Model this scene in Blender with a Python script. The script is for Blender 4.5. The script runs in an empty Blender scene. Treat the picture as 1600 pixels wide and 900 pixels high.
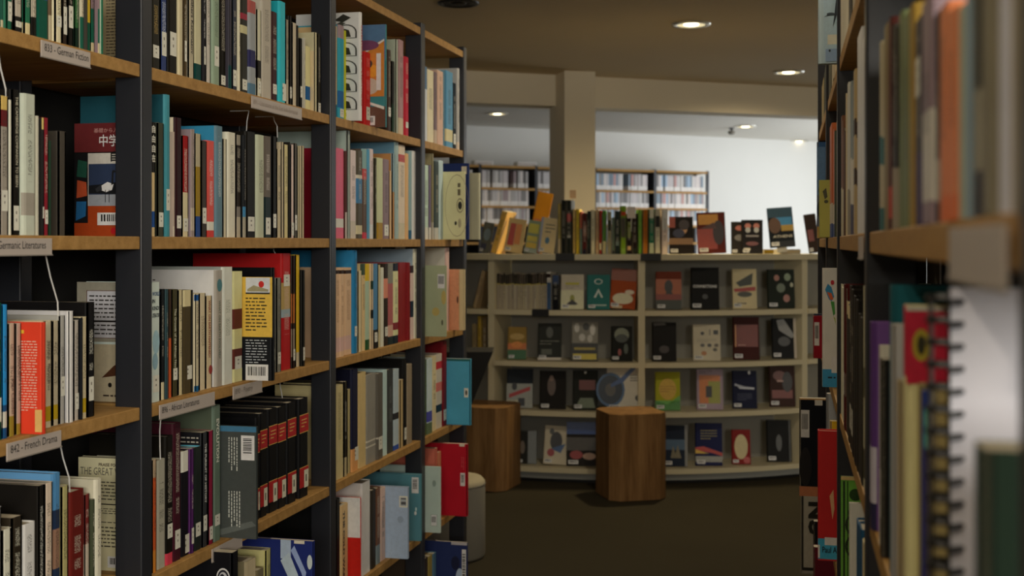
import bpy, bmesh, math, random
from mathutils import Matrix, Vector
random.seed(7)
sc = bpy.context.scene
C = sc.collection
# ---------------------------------------------------------------- camera
FPX = 1930.0; EYE = 1.43; HOR = 380.0
TH = math.atan(462 / FPX)                       # the camera looks this far left of the aisle direction (+Y)
cam = bpy.data.objects.new('camera', bpy.data.cameras.new('camera'))
C.objects.link(cam); sc.camera = cam
cam.location = (0, 0, EYE); cam.rotation_euler = (math.pi / 2, 0, TH)
cam.data.sensor_width = 36; cam.data.lens = FPX * 36 / 1600
cam.data.shift_y = -(450 - HOR) / 1600
cam.data.clip_start = 0.02; cam.data.clip_end = 80
cam.data.dof.use_dof = True; cam.data.dof.focus_distance = 2.75; cam.data.dof.aperture_fstop = 5.6
# ---------------------------------------------------------------- world, lights, exposure
vs = sc.view_settings
vs.view_transform = 'Standard'; vs.look = 'None'; vs.gamma = 1; vs.use_curve_mapping = False
vs.exposure = 0.0
w = bpy.data.worlds.new('world'); sc.world = w; w.use_nodes = True
w.node_tree.nodes['Background'].inputs[0].default_value = (0.80, 0.90, 1.0, 1)
w.node_tree.nodes['Background'].inputs[1].default_value = 1.0
CT, ST = math.cos(TH), math.sin(TH)
RV = Vector((CT, ST, 0)); FV = Vector((-ST, CT, 0))
def K(lat, dep, z): return RV * lat + FV * dep + Vector((0, 0, z))
def at(px, py, Z): return K((px - 800) / FPX * Z, Z, EYE + (HOR - py) / FPX * Z)
def area(name, loc, aim, sx, sy, power, col):
    l = bpy.data.lights.new(name, 'AREA'); l.shape = 'RECTANGLE'; l.size = sx; l.size_y = sy; l.energy = power; l.color = col
    o = bpy.data.objects.new(name, l); C.objects.link(o); o.location = loc
    o.rotation_euler = (Vector(aim) - Vector(loc)).to_track_quat('-Z', 'Y').to_euler(); return o
# daylight entering by the window behind the camera and by the windows on the far right
area('window_daylight', (1.75, -3.3, 2.05), (-0.6, 3.0, 1.25), 2.9, 1.15, 200, (1.0, 0.94, 0.82))
area('far_window_daylight', K(4.9, 13.2, 1.5), K(1.0, 14.2, 1.6), 3.6, 1.9, 92, (0.93, 0.97, 1.0))

# ---------------------------------------------------------------- materials
def s2l(v): return v / 12.92 if v <= 0.04045 else ((v + 0.055) / 1.055) ** 2.4
ALB = 1.45
def lin(h, k=None):
    k = ALB if k is None else k
    return tuple(min(0.82, s2l(int(h[i:i + 2], 16) / 255) * k) for i in (0, 2, 4))
class NT:
    def __init__(s, name):
        s.m = bpy.data.materials.new(name); s.m.use_nodes = True; s.t = s.m.node_tree; s.t.nodes.clear()
        s.out = s.n('ShaderNodeOutputMaterial'); s.b = s.n('ShaderNodeBsdfPrincipled'); s.l(s.b.outputs[0], s.out.inputs[0])
    def n(s, k, **p):
        x = s.t.nodes.new(k)
        for a, b in p.items(): setattr(x, a, b)
        return x
    def l(s, a, b): s.t.links.new(a, b)
    def val(s, i, v):
        if hasattr(v, 'is_output') or hasattr(v, 'links'): s.l(v, i)
        else: i.default_value = v
    def math(s, op, a, b=0.0):
        x = s.n('ShaderNodeMath', operation=op); s.val(x.inputs[0], a); s.val(x.inputs[1], b); return x.outputs[0]
    def mix(s, f, a, b, bt='MIX'):
        x = s.n('ShaderNodeMix', data_type='RGBA', blend_type=bt); s.val(x.inputs[0], f); s.val(x.inputs[6], a); s.val(x.inputs[7], b); return x.outputs[2]
    def noise(s, vec, scale, detail=2.0, rough=0.5):
        x = s.n('ShaderNodeTexNoise'); s.l(vec, x.inputs['Vector']); x.inputs['Scale'].default_value = scale
        x.inputs['Detail'].default_value = detail; x.inputs['Roughness'].default_value = rough; return x.outputs[0]
    def attr(s, name, out='Color', kind='OBJECT'):
        x = s.n('ShaderNodeAttribute', attribute_type=kind, attribute_name=name); return x.outputs[out]
    def sep(s, v):
        x = s.n('ShaderNodeSeparateXYZ'); s.l(v, x.inputs[0]); return x.outputs
    def bump(s, h, dist, strength=0.5):
        x = s.n('ShaderNodeBump'); s.l(h, x.inputs['Height']); x.inputs['Distance'].default_value = dist
        x.inputs['Strength'].default_value = strength; s.l(x.outputs[0], s.b.inputs['Normal'])
    def mapping(s, vec, scale):
        x = s.n('ShaderNodeMapping'); s.l(vec, x.inputs[0]); x.inputs['Scale'].default_value = scale; return x.outputs[0]
def simple(name, rgb, rough=0.6, metal=0.0, mottle=0.08, scale=20.0, bump=0.0):
    m = NT(name); tc = m.n('ShaderNodeTexCoord')
    nz = m.noise(tc.outputs['Object'], scale, 4)
    f = m.math('MULTIPLY_ADD', nz, 2 * mottle); f.node.inputs[2].default_value = 1 - mottle
    cc = m.n('ShaderNodeCombineColor'); [m.l(f, cc.inputs[i]) for i in range(3)]
    m.l(m.mix(1.0, (*rgb, 1), cc.outputs[0], 'MULTIPLY'), m.b.inputs['Base Color'])
    m.b.inputs['Roughness'].default_value = rough; m.b.inputs['Metallic'].default_value = metal
    if bump: m.bump(nz, bump)
    return m.m
def wood(name, c1, c2, rough=0.5, axis=(1, 14, 14), scale=3.0, rings=9.0):
    m = NT(name); tc = m.n('ShaderNodeTexCoord'); v = m.mapping(tc.outputs['Object'], axis)
    a = m.noise(v, scale, 6, 0.6); b = m.noise(v, scale * rings, 3)
    f = m.math('ADD', m.math('MULTIPLY', a, 0.75), m.math('MULTIPLY', b, 0.3))
    r = m.n('ShaderNodeMapRange'); m.l(f, r.inputs[0]); r.inputs[1].default_value = 0.35; r.inputs[2].default_value = 0.7
    m.l(m.mix(r.outputs[0], (*c1, 1), (*c2, 1)), m.b.inputs['Base Color']); m.b.inputs['Roughness'].default_value = rough; m.b.inputs['Specular IOR Level'].default_value = 0.08
    m.bump(b, 0.0004, 0.3); return m.m
def emission(name, rgb, st):
    m = bpy.data.materials.new(name); m.use_nodes = True; t = m.node_tree; t.nodes.clear()
    o = t.nodes.new('ShaderNodeOutputMaterial'); e = t.nodes.new('ShaderNodeEmission'); e.inputs[0].default_value = (*rgb, 1); e.inputs[1].default_value = st
    t.links.new(e.outputs[0], o.inputs[0]); return m
def spine_material():
    m = NT('book_spine'); tc = m.n('ShaderNodeTexCoord'); g = m.sep(tc.outputs['Generated'])
    oi = m.n('ShaderNodeObjectInfo'); col = oi.outputs['Color']
    for i in (2, 3, 4):
        z = m.sep(m.attr('z%d' % i, 'Vector'))
        k = m.math('MULTIPLY', m.math('GREATER_THAN', g[2], z[0]), m.math('LESS_THAN', g[2], z[1]))
        col = m.mix(k, col, m.attr('c%d' % i))
    # fine unreadable title print: letter-sized flecks in word-long runs down the middle of the spine
    z = m.sep(m.attr('tz', 'Vector'))
    ob = m.n('ShaderNodeVectorMath', operation='ADD'); m.l(tc.outputs['Object'], ob.inputs[0])
    cx = m.n('ShaderNodeCombineXYZ'); m.l(m.math('MULTIPLY', oi.outputs['Random'], 9.0), cx.inputs[2]); m.l(cx.outputs[0], ob.inputs[1])
    n1 = m.noise(m.mapping(ob.outputs[0], (430, 1, 430)), 1.0, 1.0)
    n2 = m.noise(m.mapping(ob.outputs[0], (0.001, 0.001, 42)), 1.0, 0.0)
    k = m.math('MULTIPLY', m.math('GREATER_THAN', g[2], z[0]), m.math('LESS_THAN', g[2], z[1]))
    k = m.math('MULTIPLY', k, m.math('LESS_THAN', m.math('ABSOLUTE', m.math('SUBTRACT', g[0], 0.5)), z[2]))
    k = m.math('MULTIPLY', k, m.math('MULTIPLY', m.math('GREATER_THAN', n1, 0.52), m.math('GREATER_THAN', n2, 0.42)))
    col = m.mix(m.math('MULTIPLY', k, 0.7), col, m.attr('tc'))
    nz = m.noise(tc.outputs['Object'], 30, 3)
    f = m.math('MULTIPLY_ADD', nz, 0.24); f.node.inputs[2].default_value = 0.88
    cc = m.n('ShaderNodeCombineColor'); [m.l(f, cc.inputs[i]) for i in range(3)]
    m.l(m.mix(1.0, col, cc.outputs[0], 'MULTIPLY'), m.b.inputs['Base Color']); m.b.inputs['Roughness'].default_value = 0.45; m.b.inputs['Specular IOR Level'].default_value = 0.10
    return m.m
def cover_material():
    m = NT('book_cover'); tc = m.n('ShaderNodeTexCoord')
    nz = m.noise(tc.outputs['Object'], 14, 4); f = m.math('MULTIPLY_ADD', nz, 0.3); f.node.inputs[2].default_value = 0.85
    cc = m.n('ShaderNodeCombineColor'); [m.l(f, cc.inputs[i]) for i in range(3)]
    m.l(m.mix(1.0, m.attr('cc'), cc.outputs[0], 'MULTIPLY'), m.b.inputs['Base Color']); m.b.inputs['Roughness'].default_value = 0.45; m.b.inputs['Specular IOR Level'].default_value = 0.12
    return m.m
def print_material():
    m = NT('print'); tc = m.n('ShaderNodeTexCoord')
    nz = m.noise(tc.outputs['Object'], 70, 4, 0.7); f = m.math('MULTIPLY_ADD', nz, 0.4); f.node.inputs[2].default_value = 0.8
    cc = m.n('ShaderNodeCombineColor'); [m.l(f, cc.inputs[i]) for i in range(3)]
    m.l(m.mix(1.0, m.attr('Col', 'Color', 'GEOMETRY'), cc.outputs[0], 'MULTIPLY'), m.b.inputs['Base Color']); m.b.inputs['Roughness'].default_value = 0.4
    return m.m
def paper_material():
    m = NT('page_edges'); tc = m.n('ShaderNodeTexCoord')
    nz = m.noise(m.mapping(tc.outputs['Object'], (1400, 3, 3)), 1.0, 2)
    m.l(m.mix(nz, (0.36, 0.31, 0.22, 1), (0.72, 0.66, 0.52, 1)), m.b.inputs['Base Color']); m.b.inputs['Roughness'].default_value = 0.85
    return m.m
def carpet_material():
    m = NT('carpet'); tc = m.n('ShaderNodeTexCoord')
    a = m.noise(tc.outputs['Object'], 900, 3); b = m.noise(tc.outputs['Object'], 1.1, 4)
    f = m.math('ADD', m.math('MULTIPLY', a, 0.6), m.math('MULTIPLY', b, 0.4))
    m.l(m.mix(f, (0.022, 0.019, 0.012, 1), (0.080, 0.068, 0.043, 1)), m.b.inputs['Base Color']); m.b.inputs['Roughness'].default_value = 0.95
    m.b.inputs['Specular IOR Level'].default_value = 0.1
    m.bump(a, 0.004, 0.6); return m.m
M = {}
M['spine'] = spine_material(); M['cover'] = cover_material(); M['print'] = print_material(); M['paper'] = paper_material(); M['carpet'] = carpet_material()
M['beech'] = wood('beech', (0.34, 0.185, 0.058), (0.52, 0.305, 0.105), 0.5)
M['block_wood'] = wood('block_wood', (0.15, 0.075, 0.028), (0.34, 0.19, 0.08), 0.55, (9, 9, 0.7), 2.2, 5.0)
M['steel'] = simple('dark_steel', (0.019, 0.021, 0.028), 0.42, 0.0, 0.06)
M['dark_panel'] = simple('dark_panel', (0.010, 0.0095, 0.009), 0.95)
M['black'] = simple('black_plastic', (0.012, 0.012, 0.013), 0.4)
M['wire'] = simple('white_wire', (0.75, 0.75, 0.74), 0.35)
M['label_paper'] = simple('label_paper', (0.52, 0.46, 0.42), 0.5, 0, 0.03)
M['clear_holder'] = simple('label_holder', (0.30, 0.27, 0.24), 0.3, 0, 0.03)
M['ink'] = simple('ink', (0.03, 0.028, 0.028), 0.6)
M['display_paint'] = simple('display_paint', (0.72, 0.64, 0.43), 0.45, 0, 0.03, 6)
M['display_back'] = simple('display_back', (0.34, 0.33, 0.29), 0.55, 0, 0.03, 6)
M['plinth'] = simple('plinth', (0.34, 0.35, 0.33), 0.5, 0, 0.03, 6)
M['wall'] = simple('white_wall', (0.78, 0.77, 0.73), 0.9, 0, 0.02, 3)
M['beam'] = simple('beam_paint', (0.78, 0.69, 0.53), 0.85, 0, 0.03, 3)
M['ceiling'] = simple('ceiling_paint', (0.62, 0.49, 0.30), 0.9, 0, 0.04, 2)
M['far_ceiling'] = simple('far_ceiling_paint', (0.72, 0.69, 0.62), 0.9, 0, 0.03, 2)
M['felt'] = simple('grey_felt', (0.23, 0.215, 0.18), 0.95, 0, 0.15, 300, 0.001)
M['felt_top'] = simple('cream_felt', (0.50, 0.44, 0.30), 0.95, 0, 0.1, 300, 0.001)
M['chrome'] = simple('lamp_reflector', (0.75, 0.73, 0.66), 0.25, 0.8, 0.03)
M['bulb'] = emission('lamp_glow', (1.0, 0.86, 0.55), 6.0); M['reflector_glow'] = emission('glowing_reflector', (1.0, 0.84, 0.48), 0.9)  # second one makes the reflector ring glow in place of light from the bulb
M['acrylic'] = simple('pale_plastic', (0.6, 0.58, 0.52), 0.2)

# ---------------------------------------------------------------- mesh helpers
def link(name, me, mats, parent=None, mat=None):
    o = bpy.data.objects.new(name, me); C.objects.link(o)
    for m in mats: me.materials.append(m)
    if parent: o.parent = parent
    if mat is not None: o.matrix_local = mat
    return o
def mesh(verts, faces, idx=None):
    me = bpy.data.meshes.new('m'); me.from_pydata(verts, [], faces)
    if idx: me.polygons.foreach_set('material_index', idx)
    me.update(); return me
BF = [(0, 3, 2, 1), (4, 5, 6, 7), (0, 1, 5, 4), (1, 2, 6, 5), (2, 3, 7, 6), (3, 0, 4, 7)]
def boxes(lst):
    vs_, fs = [], []
    for (x0, y0, z0, x1, y1, z1) in lst:
        k = len(vs_)
        vs_ += [(x0, y0, z0), (x1, y0, z0), (x1, y1, z0), (x0, y1, z0), (x0, y0, z1), (x1, y0, z1), (x1, y1, z1), (x0, y1, z1)]
        fs += [tuple(k + i for i in f) for f in BF]
    return mesh(vs_, fs)
def bbox(x0, y0, z0, x1, y1, z1, bev=0.0):
    me = boxes([(x0, y0, z0, x1, y1, z1)])
    if bev:
        bm = bmesh.new(); bm.from_mesh(me); bmesh.ops.bevel(bm, geom=bm.edges[:], offset=bev, segments=2, affect='EDGES', profile=0.5); bm.to_mesh(me); bm.free()
    return me
def tube(pts, r, n=6):
    vs_, fs = [], []; P = [Vector(p) for p in pts]
    for i, p in enumerate(P):
        d = (P[min(i + 1, len(P) - 1)] - P[max(i - 1, 0)]).normalized()
        a = d.cross(Vector((0.31, 0.17, 0.93))).normalized(); b = d.cross(a)
        for k in range(n):
            t = 2 * math.pi * k / n; vs_.append(tuple(p + (a * math.cos(t) + b * math.sin(t)) * r))
    for i in range(len(P) - 1):
        for k in range(n): fs.append((i * n + k, i * n + (k + 1) % n, (i + 1) * n + (k + 1) % n, (i + 1) * n + k))
    fs.append(tuple(range(n))[::-1]); fs.append(tuple((len(P) - 1) * n + k for k in range(n)))
    return mesh(vs_, fs)
def lathe(prof, n=32):
    vs_, fs = [], []
    for (r, z) in prof:
        for k in range(n):
            t = 2 * math.pi * k / n; vs_.append((r * math.cos(t), r * math.sin(t), z))
    for i in range(len(prof) - 1):
        for k in range(n): fs.append((i * n + k, i * n + (k + 1) % n, (i + 1) * n + (k + 1) % n, (i + 1) * n + k))
    me = mesh(vs_, fs)
    for p in me.polygons: p.use_smooth = True
    return me
def prism(poly, z0, z1):
    n = len(poly); v = [(x, y, z0) for x, y in poly] + [(x, y, z1) for x, y in poly]
    return mesh(v, [tuple(range(n))[::-1], tuple(range(n, 2 * n))] + [(i, (i + 1) % n, n + (i + 1) % n, n + i) for i in range(n)])
def tag(o, label=None, cat=None, group=None, kind=None):
    if label: o['label'] = label
    if cat: o['category'] = cat
    if group: o['group'] = group
    if kind: o['kind'] = kind
    return o
def empty(name, mat, label, cat, group=None):
    o = bpy.data.objects.new(name, None); C.objects.link(o); o.matrix_world = mat; o.empty_display_size = 0.05
    return tag(o, label, cat, group)

# ---------------------------------------------------------------- print on faces, text
def art_mesh(shapes, W, H, fmap):
    """shapes in 0..1 units of a W x H face; each layer sits a hair prouder than the last"""
    vs_, fs, cols = [], [], []
    lay = [0]
    def poly(pts, col):
        k = len(vs_); off = 0.0004 + 0.00012 * lay[0]
        for (u, v) in pts: vs_.append(fmap(u * W, v * H, off))
        fs.append(tuple(range(k, k + len(pts)))); cols.append(col)
    for s_ in shapes:
        t = s_[0]
        if t == 'r': _, a, b, c_, d, col = s_; poly([(a, b), (c_, b), (c_, d), (a, d)], lin(col))
        elif t == 'e':
            _, cu, cv, ru, rv, col = s_
            poly([(cu + ru * math.cos(i * math.pi / 9), cv + rv * math.sin(i * math.pi / 9)) for i in range(18)], lin(col))
        elif t == 'ring':
            _, cu, cv, ru, rv, wd, col = s_
            for i in range(20):
                a, b = i * math.pi / 10, (i + 1) * math.pi / 10
                poly([(cu + ru * math.cos(a), cv + rv * math.sin(a)), (cu + ru * math.cos(b), cv + rv * math.sin(b)),
                      (cu + ru * (1 - wd) * math.cos(b), cv + rv * (1 - wd) * math.sin(b)), (cu + ru * (1 - wd) * math.cos(a), cv + rv * (1 - wd) * math.sin(a))], lin(col))
        elif t == 'p': poly(s_[1], lin(s_[2]))
        elif t == 'lines':                                # rows of word-length dashes standing for small unreadable print
            _, a, b, c_, d, n, col = s_; rr = random.Random(int(a * 991 + b * 77 + n)); hh = (d - b) / n
            for i in range(n):
                v = d - (i + 0.65) * hh; u = a; end = c_ if i < n - 1 else a + (c_ - a) * 0.6
                while u < end - 0.02:
                    l = min(end - u, rr.uniform(0.02, 0.085)); poly([(u, v), (u + l, v), (u + l, v + hh * 0.34), (u, v + hh * 0.34)], lin(col)); u += l + 0.016
        elif t == 'vlines':                               # the same, running down the face
            _, a, b, c_, d, n, col = s_; rr = random.Random(int(a * 991 + b * 77 + n)); ww = (c_ - a) / n
            for i in range(n):
                u = a + (i + 0.3) * ww; v = d; end = b + (d - b) * rr.uniform(0, 0.3)
                while v > end:
                    l = min(v - b, rr.uniform(0.01, 0.04)); poly([(u, v - l), (u + ww * 0.36, v - l), (u + ww * 0.36, v), (u, v)], lin(col)); v -= l + 0.008
        elif t == 'bar':                                  # barcode sticker, bars upright
            _, a, b, c_, d = s_; poly([(a, b), (c_, b), (c_, d), (a, d)], lin('d2d2cc')); lay[0] += 1
            rr = random.Random(int(a * 991)); u = a + (c_ - a) * 0.1
            while u < c_ - (c_ - a) * 0.14:
                l = (c_ - a) * rr.uniform(0.02, 0.06); poly([(u, b + (d - b) * 0.3), (u + l, b + (d - b) * 0.3), (u + l, d - (d - b) * 0.14), (u, d - (d - b) * 0.14)], lin('101010')); u += l * rr.uniform(1.5, 2.2)
        elif t == 'hbar':                                 # barcode sticker, bars lying
            _, a, b, c_, d = s_; poly([(a, b), (c_, b), (c_, d), (a, d)], lin('d2d2cc')); lay[0] += 1
            rr = random.Random(int(a * 991)); v = b + (d - b) * 0.28
            while v < d - (d - b) * 0.12:
                l = (d - b) * rr.uniform(0.015, 0.045); poly([(a + (c_ - a) * 0.15, v), (c_ - (c_ - a) * 0.2, v), (c_ - (c_ - a) * 0.2, v + l), (a + (c_ - a) * 0.15, v + l)], lin('101010')); v += l * rr.uniform(1.5, 2.3)
        lay[0] += 1
    me = mesh(vs_, fs); ca = me.color_attributes.new('Col', 'FLOAT_COLOR', 'CORNER')
    for p, col in zip(me.polygons, cols):
        for li in p.loop_indices: ca.data[li].color = (*col, 1)
    return me
TEXT = []
def text(parent, body, mat, size, width=None, col='1a1a1a', name='lettering', bold=0.0):
    TEXT.append((parent, body, mat, size, width, col, name, bold))
_tm = {}
def text_mat(col):
    if col not in _tm: _tm[col] = simple('ink_' + col, lin(col), 0.5, 0, 0.03)
    return _tm[col]
def flush_text():
    tmp = []
    for (p, body, mat, size, width, col, name, bold) in TEXT:
        cu = bpy.data.curves.new('t', 'FONT'); cu.body = body; cu.size = size; cu.align_x = 'LEFT'; cu.align_y = 'BOTTOM'
        cu.resolution_u = 2; cu.offset = bold; cu.fill_mode = 'FRONT'
        o = bpy.data.objects.new('t', cu); C.objects.link(o); tmp.append(o)
    dg = bpy.context.evaluated_depsgraph_get(); dg.update()
    for o, (p, body, mat, size, width, col, name, bold) in zip(tmp, TEXT):
        me = bpy.data.meshes.new_from_object(o.evaluated_get(dg)); me.materials.clear()
        xs = [v.co.x for v in me.vertices] or [0, 1]
        sx = width / (max(xs) - min(xs)) if width else 1.0
        x0 = min(xs)
        for v in me.vertices: v.co.x = (v.co.x - x0) * sx
        link(name, me, [text_mat(col)], p, mat)
    for o in tmp:
        cu = o.data; bpy.data.objects.remove(o); bpy.data.curves.remove(cu)

# ---------------------------------------------------------------- colour words
PAL = {'black': (22, 22, 22), 'charcoal': (58, 58, 60), 'grey': (120, 120, 118), 'silver grey': (160, 160, 160), 'white': (205, 205, 200), 'cream': (195, 185, 150),
 'beige': (172, 158, 135), 'tan': (172, 142, 95), 'brown': (92, 62, 38), 'dark brown': (52, 40, 30), 'maroon': (75, 26, 34), 'red': (165, 35, 35), 'coral': (212, 110, 78),
 'orange': (200, 110, 45), 'yellow': (205, 175, 55), 'gold': (150, 122, 40), 'olive': (82, 82, 45), 'lime green': (165, 172, 70), 'green': (50, 110, 70), 'dark green': (25, 66, 55),
 'pale green': (168, 182, 155), 'sage green': (125, 142, 116), 'teal': (50, 120, 130), 'turquoise': (45, 165, 180), 'blue': (50, 100, 160), 'navy': (35, 40, 75),
 'pale blue': (160, 186, 196), 'slate blue': (95, 120, 135), 'purple': (75, 45, 105), 'mauve': (140, 120, 125), 'pink': (215, 110, 135), 'pale pink': (206, 182, 176), 'salmon': (215, 166, 136)}
def cname(h):
    r = [int(h[i:i + 2], 16) for i in (0, 2, 4)]
    return min(PAL, key=lambda k: sum((a - b) ** 2 for a, b in zip(PAL[k], r)))
def nth(n): return str(n) + ('th' if 10 <= n % 100 <= 20 else {1: 'st', 2: 'nd', 3: 'rd'}.get(n % 10, 'th'))

# ---------------------------------------------------------------- one book
BK = {}
def lum(c_): return 0.3 * c_[0] + 0.6 * c_[1] + 0.1 * c_[2]
def book(mat, T, D, h, col, label, group, bands=(), cc=None, tc=None, tz=None, slabel=None, hard=False, art=(), name=None, lw=None, lcol='cfcabb'):
    """local frame: x across the spine (left to right facing it), y from spine to fore-edge, z up; the front board is at x = T"""
    t = min(0.0022 if hard else 0.0009, T * 0.16); ch = min(T * 0.3, 0.006); ov = 0.003 if hard else 0.0006
    O = [(0, D), (0, ch), (ch * .29, ch * .29), (ch, 0), (T - ch, 0), (T - ch * .29, ch * .29), (T, ch), (T, D)]
    I = [(t, D), (t, max(ch, t)), (t, t), (t, t), (T - t, t), (T - t, t), (T - t, max(ch, t)), (T - t, D)]
    I[3] = (max(t, ch), t); I[4] = (min(T - t, T - ch), t)
    n = 8; vs_ = []
    for z in (0, h):
        vs_ += [(x, y, z) for x, y in O] + [(x, y, z) for x, y in I]
    fs, ix = [], []
    for i in range(7):
        k = 1 if i in (0, 6) else 0
        fs.append((i, i + 1, 16 + i + 1, 16 + i)); ix.append(k)
        fs.append((8 + i + 1, 8 + i, 24 + i, 24 + i + 1)); ix.append(1)
        fs.append((16 + i, 16 + i + 1, 24 + i + 1, 24 + i)); ix.append(k)
        fs.append((i + 1, i, 8 + i, 8 + i + 1)); ix.append(k)
    fs += [(8, 0, 16, 24), (7, 15, 31, 23)]; ix += [1, 1]
    name = name or ('hardback' if hard else 'paperback')
    o = link(name, mesh(vs_, fs, ix), [M['spine'], M['cover']]); o.matrix_world = mat
    c1 = lin(col); o.color = (*c1, 1)
    o['cc'] = list(lin(cc)) if cc else list(c1)
    bl = list(bands)[:3]
    for i in (2, 3, 4):
        b = bl[i - 2] if i - 2 < len(bl) else None
        o['c%d' % i] = list(lin(b[2])) if b else [0., 0., 0.]; o['z%d' % i] = [float(b[0]), float(b[1]), 0.] if b else [2., 2., 0.]
    o['tc'] = list(lin(tc)) if tc else ([.62, .58, .48] if lum(c1) < .16 else [.05, .045, .04])
    o['tz'] = [float(x) for x in tz] if tz else [2., 2., 0.]
    tag(o, label, 'book', group)
    link('pages', boxes([(t, t, ov, T - t, D - ov - 0.0006, h - ov)]), [M['paper']], o)
    if slabel:
        z0, z1 = slabel; a = 0.16 if T > .012 else 0.1
        sh = [('r', a if not lw else 1 - lw, 0, 1 - a if not lw else 1, 1, lcol), ('r', .42, .66, .58, .78, '7a746a'), ('r', .44, .36, .56, .48, '7a746a')]
        link('spine_label', art_mesh(sh, T, z1 - z0, lambda u, v, k: (u, -k, v + z0)), [M['print']], o)
    if art:
        for face, shapes in art:
            fm = {'b': lambda u, v, k: (-k, D - u, v), 'f': lambda u, v, k: (T + k, u, v), 's': lambda u, v, k: (u, -k, v)}[face]
            link('spine_print' if face == 's' else 'cover_print', art_mesh(shapes, T if face == 's' else D, h, fm), [M['print']], o)
    o['dims'] = [T, D, h]
    return o
def spine_text(o, body, size, z_top, width, col, x=0.25, bold=0.0):
    """reads downward along the spine"""
    T = o['dims'][0]
    m = Matrix(((0, 1, 0, T * x), (0, 0, -1, -0.0006), (-1, 0, 0, z_top), (0, 0, 0, 1)))
    text(o, body, m, size, width, col, 'title', bold)
def back_text(o, body, size, u, v, width, col, bold=0.0, vertical=False):
    """on the board at x = 0; u in metres from the fore-edge, v up"""
    D = o['dims'][1]
    if vertical: m = Matrix(((0, 0, -1, -0.0012), (0, -1, 0, D - u), (-1, 0, 0, v), (0, 0, 0, 1)))
    else: m = Matrix(((0, 0, -1, -0.0012), (-1, 0, 0, D - u), (0, 1, 0, v), (0, 0, 0, 1)))
    text(o, body, m, size, width, col, 'title', bold)
def front_text(o, body, size, u, v, width, col, bold=0.0):
    T = o['dims'][0]
    text(o, body, Matrix(((0, 0, 1, T + 0.0014), (1, 0, 0, u), (0, 1, 0, v), (0, 0, 0, 1))), size, width, col, 'title', bold)
# ================================================================ the setting
CEIL = EYE + 1.32
def plane_obj(name, pts, m, thick=0.0, kind='structure'):
    """a slab from a ground polygon"""
    o = link(name, pts, [m]); tag(o, kind=kind); return o
room = [K(-9, -6, 0), K(9, -6, 0), K(9, 22, 0), K(-9, 22, 0)]
def slab(name, poly, z0, z1, m): return plane_obj(name, prism([(p.x, p.y) for p in poly], z0, z1), m)
slab('floor', room, -0.1, 0.0, M['carpet'])
# beam line: the lower reading-room ceiling ends here
B0 = Vector((-0.34, 9.44)); bd = Vector((math.cos(math.radians(19.4)), math.sin(math.radians(19.4)))); bn = Vector((-bd.y, bd.x))
def BL(t, n): p = B0 + bd * t + bn * n; return K(p.x, p.y, 0)
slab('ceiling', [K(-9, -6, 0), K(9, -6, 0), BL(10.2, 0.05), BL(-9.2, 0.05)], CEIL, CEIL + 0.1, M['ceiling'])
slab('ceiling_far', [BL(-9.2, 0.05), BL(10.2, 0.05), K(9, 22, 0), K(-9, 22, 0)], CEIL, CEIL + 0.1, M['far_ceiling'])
slab('trim_1', [BL(-9.0, 0.0), BL(10.0, 0.0), BL(10.0, 0.24), BL(-9.0, 0.24)], CEIL - 0.245, CEIL, M['beam'])
# column under the beam, a little proud of it
c0 = Vector(((882 - 800) / FPX * 9.45, 9.45))
cd = Vector((math.cos(math.radians(12)), math.sin(math.radians(12)))); cn = Vector((-cd.y, cd.x))
def CL(a, b): p = c0 + cd * a + cn * b; return K(p.x, p.y, 0)
col_o = slab('column', [CL(0, 0), CL(0.245, 0), CL(0.245, 0.40), CL(-0.02, 0.40)], 0, CEIL, M['beam'])
# far wall
W0 = Vector(((1022 - 800) / FPX * 14.3, 14.3)); wd_ = Vector((math.cos(math.radians(26)), math.sin(math.radians(26)))); wn = Vector((-wd_.y, wd_.x))
def WL(t, n): p = W0 + wd_ * t + wn * n; return K(p.x, p.y, 0)
slab('wall_far', [WL(-12, 0.55), WL(8.0, 0.55), WL(8.0, 0.7), WL(-12, 0.7)], 0, CEIL, M['wall'])
def wall_box(name, a, b, z0, z1, th=0.12):
    d = (b - a).normalized(); n = Vector((-d.y, d.x, 0)) * th
    return slab(name, [a, b, b + n, a + n], z0, z1, M['wall'])
# right wall with the window that lights the far room; left wall; wall behind the camera with its window
a, b = K(5.0, -6, 0), K(5.0, 22, 0); d = (b - a)
def RW(t): return a + d * t
wall_box('wall_right', RW(0.0), RW(0.615), 0, CEIL); wall_box('wall_right_far', RW(0.76), RW(1.0), 0, CEIL)
wall_box('wall_right_sill', RW(0.615), RW(0.76), 0, 0.5); wall_box('wall_right_lintel', RW(0.615), RW(0.76), 2.55, CEIL)
wall_box('wall_left', K(-8.5, 22, 0), K(-8.5, -6, 0), 0, CEIL)
Y1 = Vector((-6, -3.5, 0)); Y2 = Vector((0.2, -3.5, 0)); Y3 = Vector((3.3, -3.5, 0)); Y4 = Vector((7.5, -3.5, 0))
wall_box('wall_back', Y2, Y1, 0, CEIL); wall_box('wall_back_side', Y4, Y3, 0, CEIL)
wall_box('wall_back_sill', Y3, Y2, 0, 1.45); wall_box('wall_back_lintel', Y3, Y2, 2.65, CEIL)
wf = tag(bpy.data.objects.new('window_1', None), kind='structure'); C.objects.link(wf); wf.location = (1.75, -3.56, 1.45)
for x in (-1.55, -0.02, 1.5): link('window_frame', bbox(x, 0, 0, x + 0.05, 0.05, 1.20, 0.004), [M['steel']], wf)
for z in (0.0, 1.15): link('window_frame', bbox(-1.55, 0, z, 1.55, 0.05, z + 0.05, 0.004), [M['steel']], wf)

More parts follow.
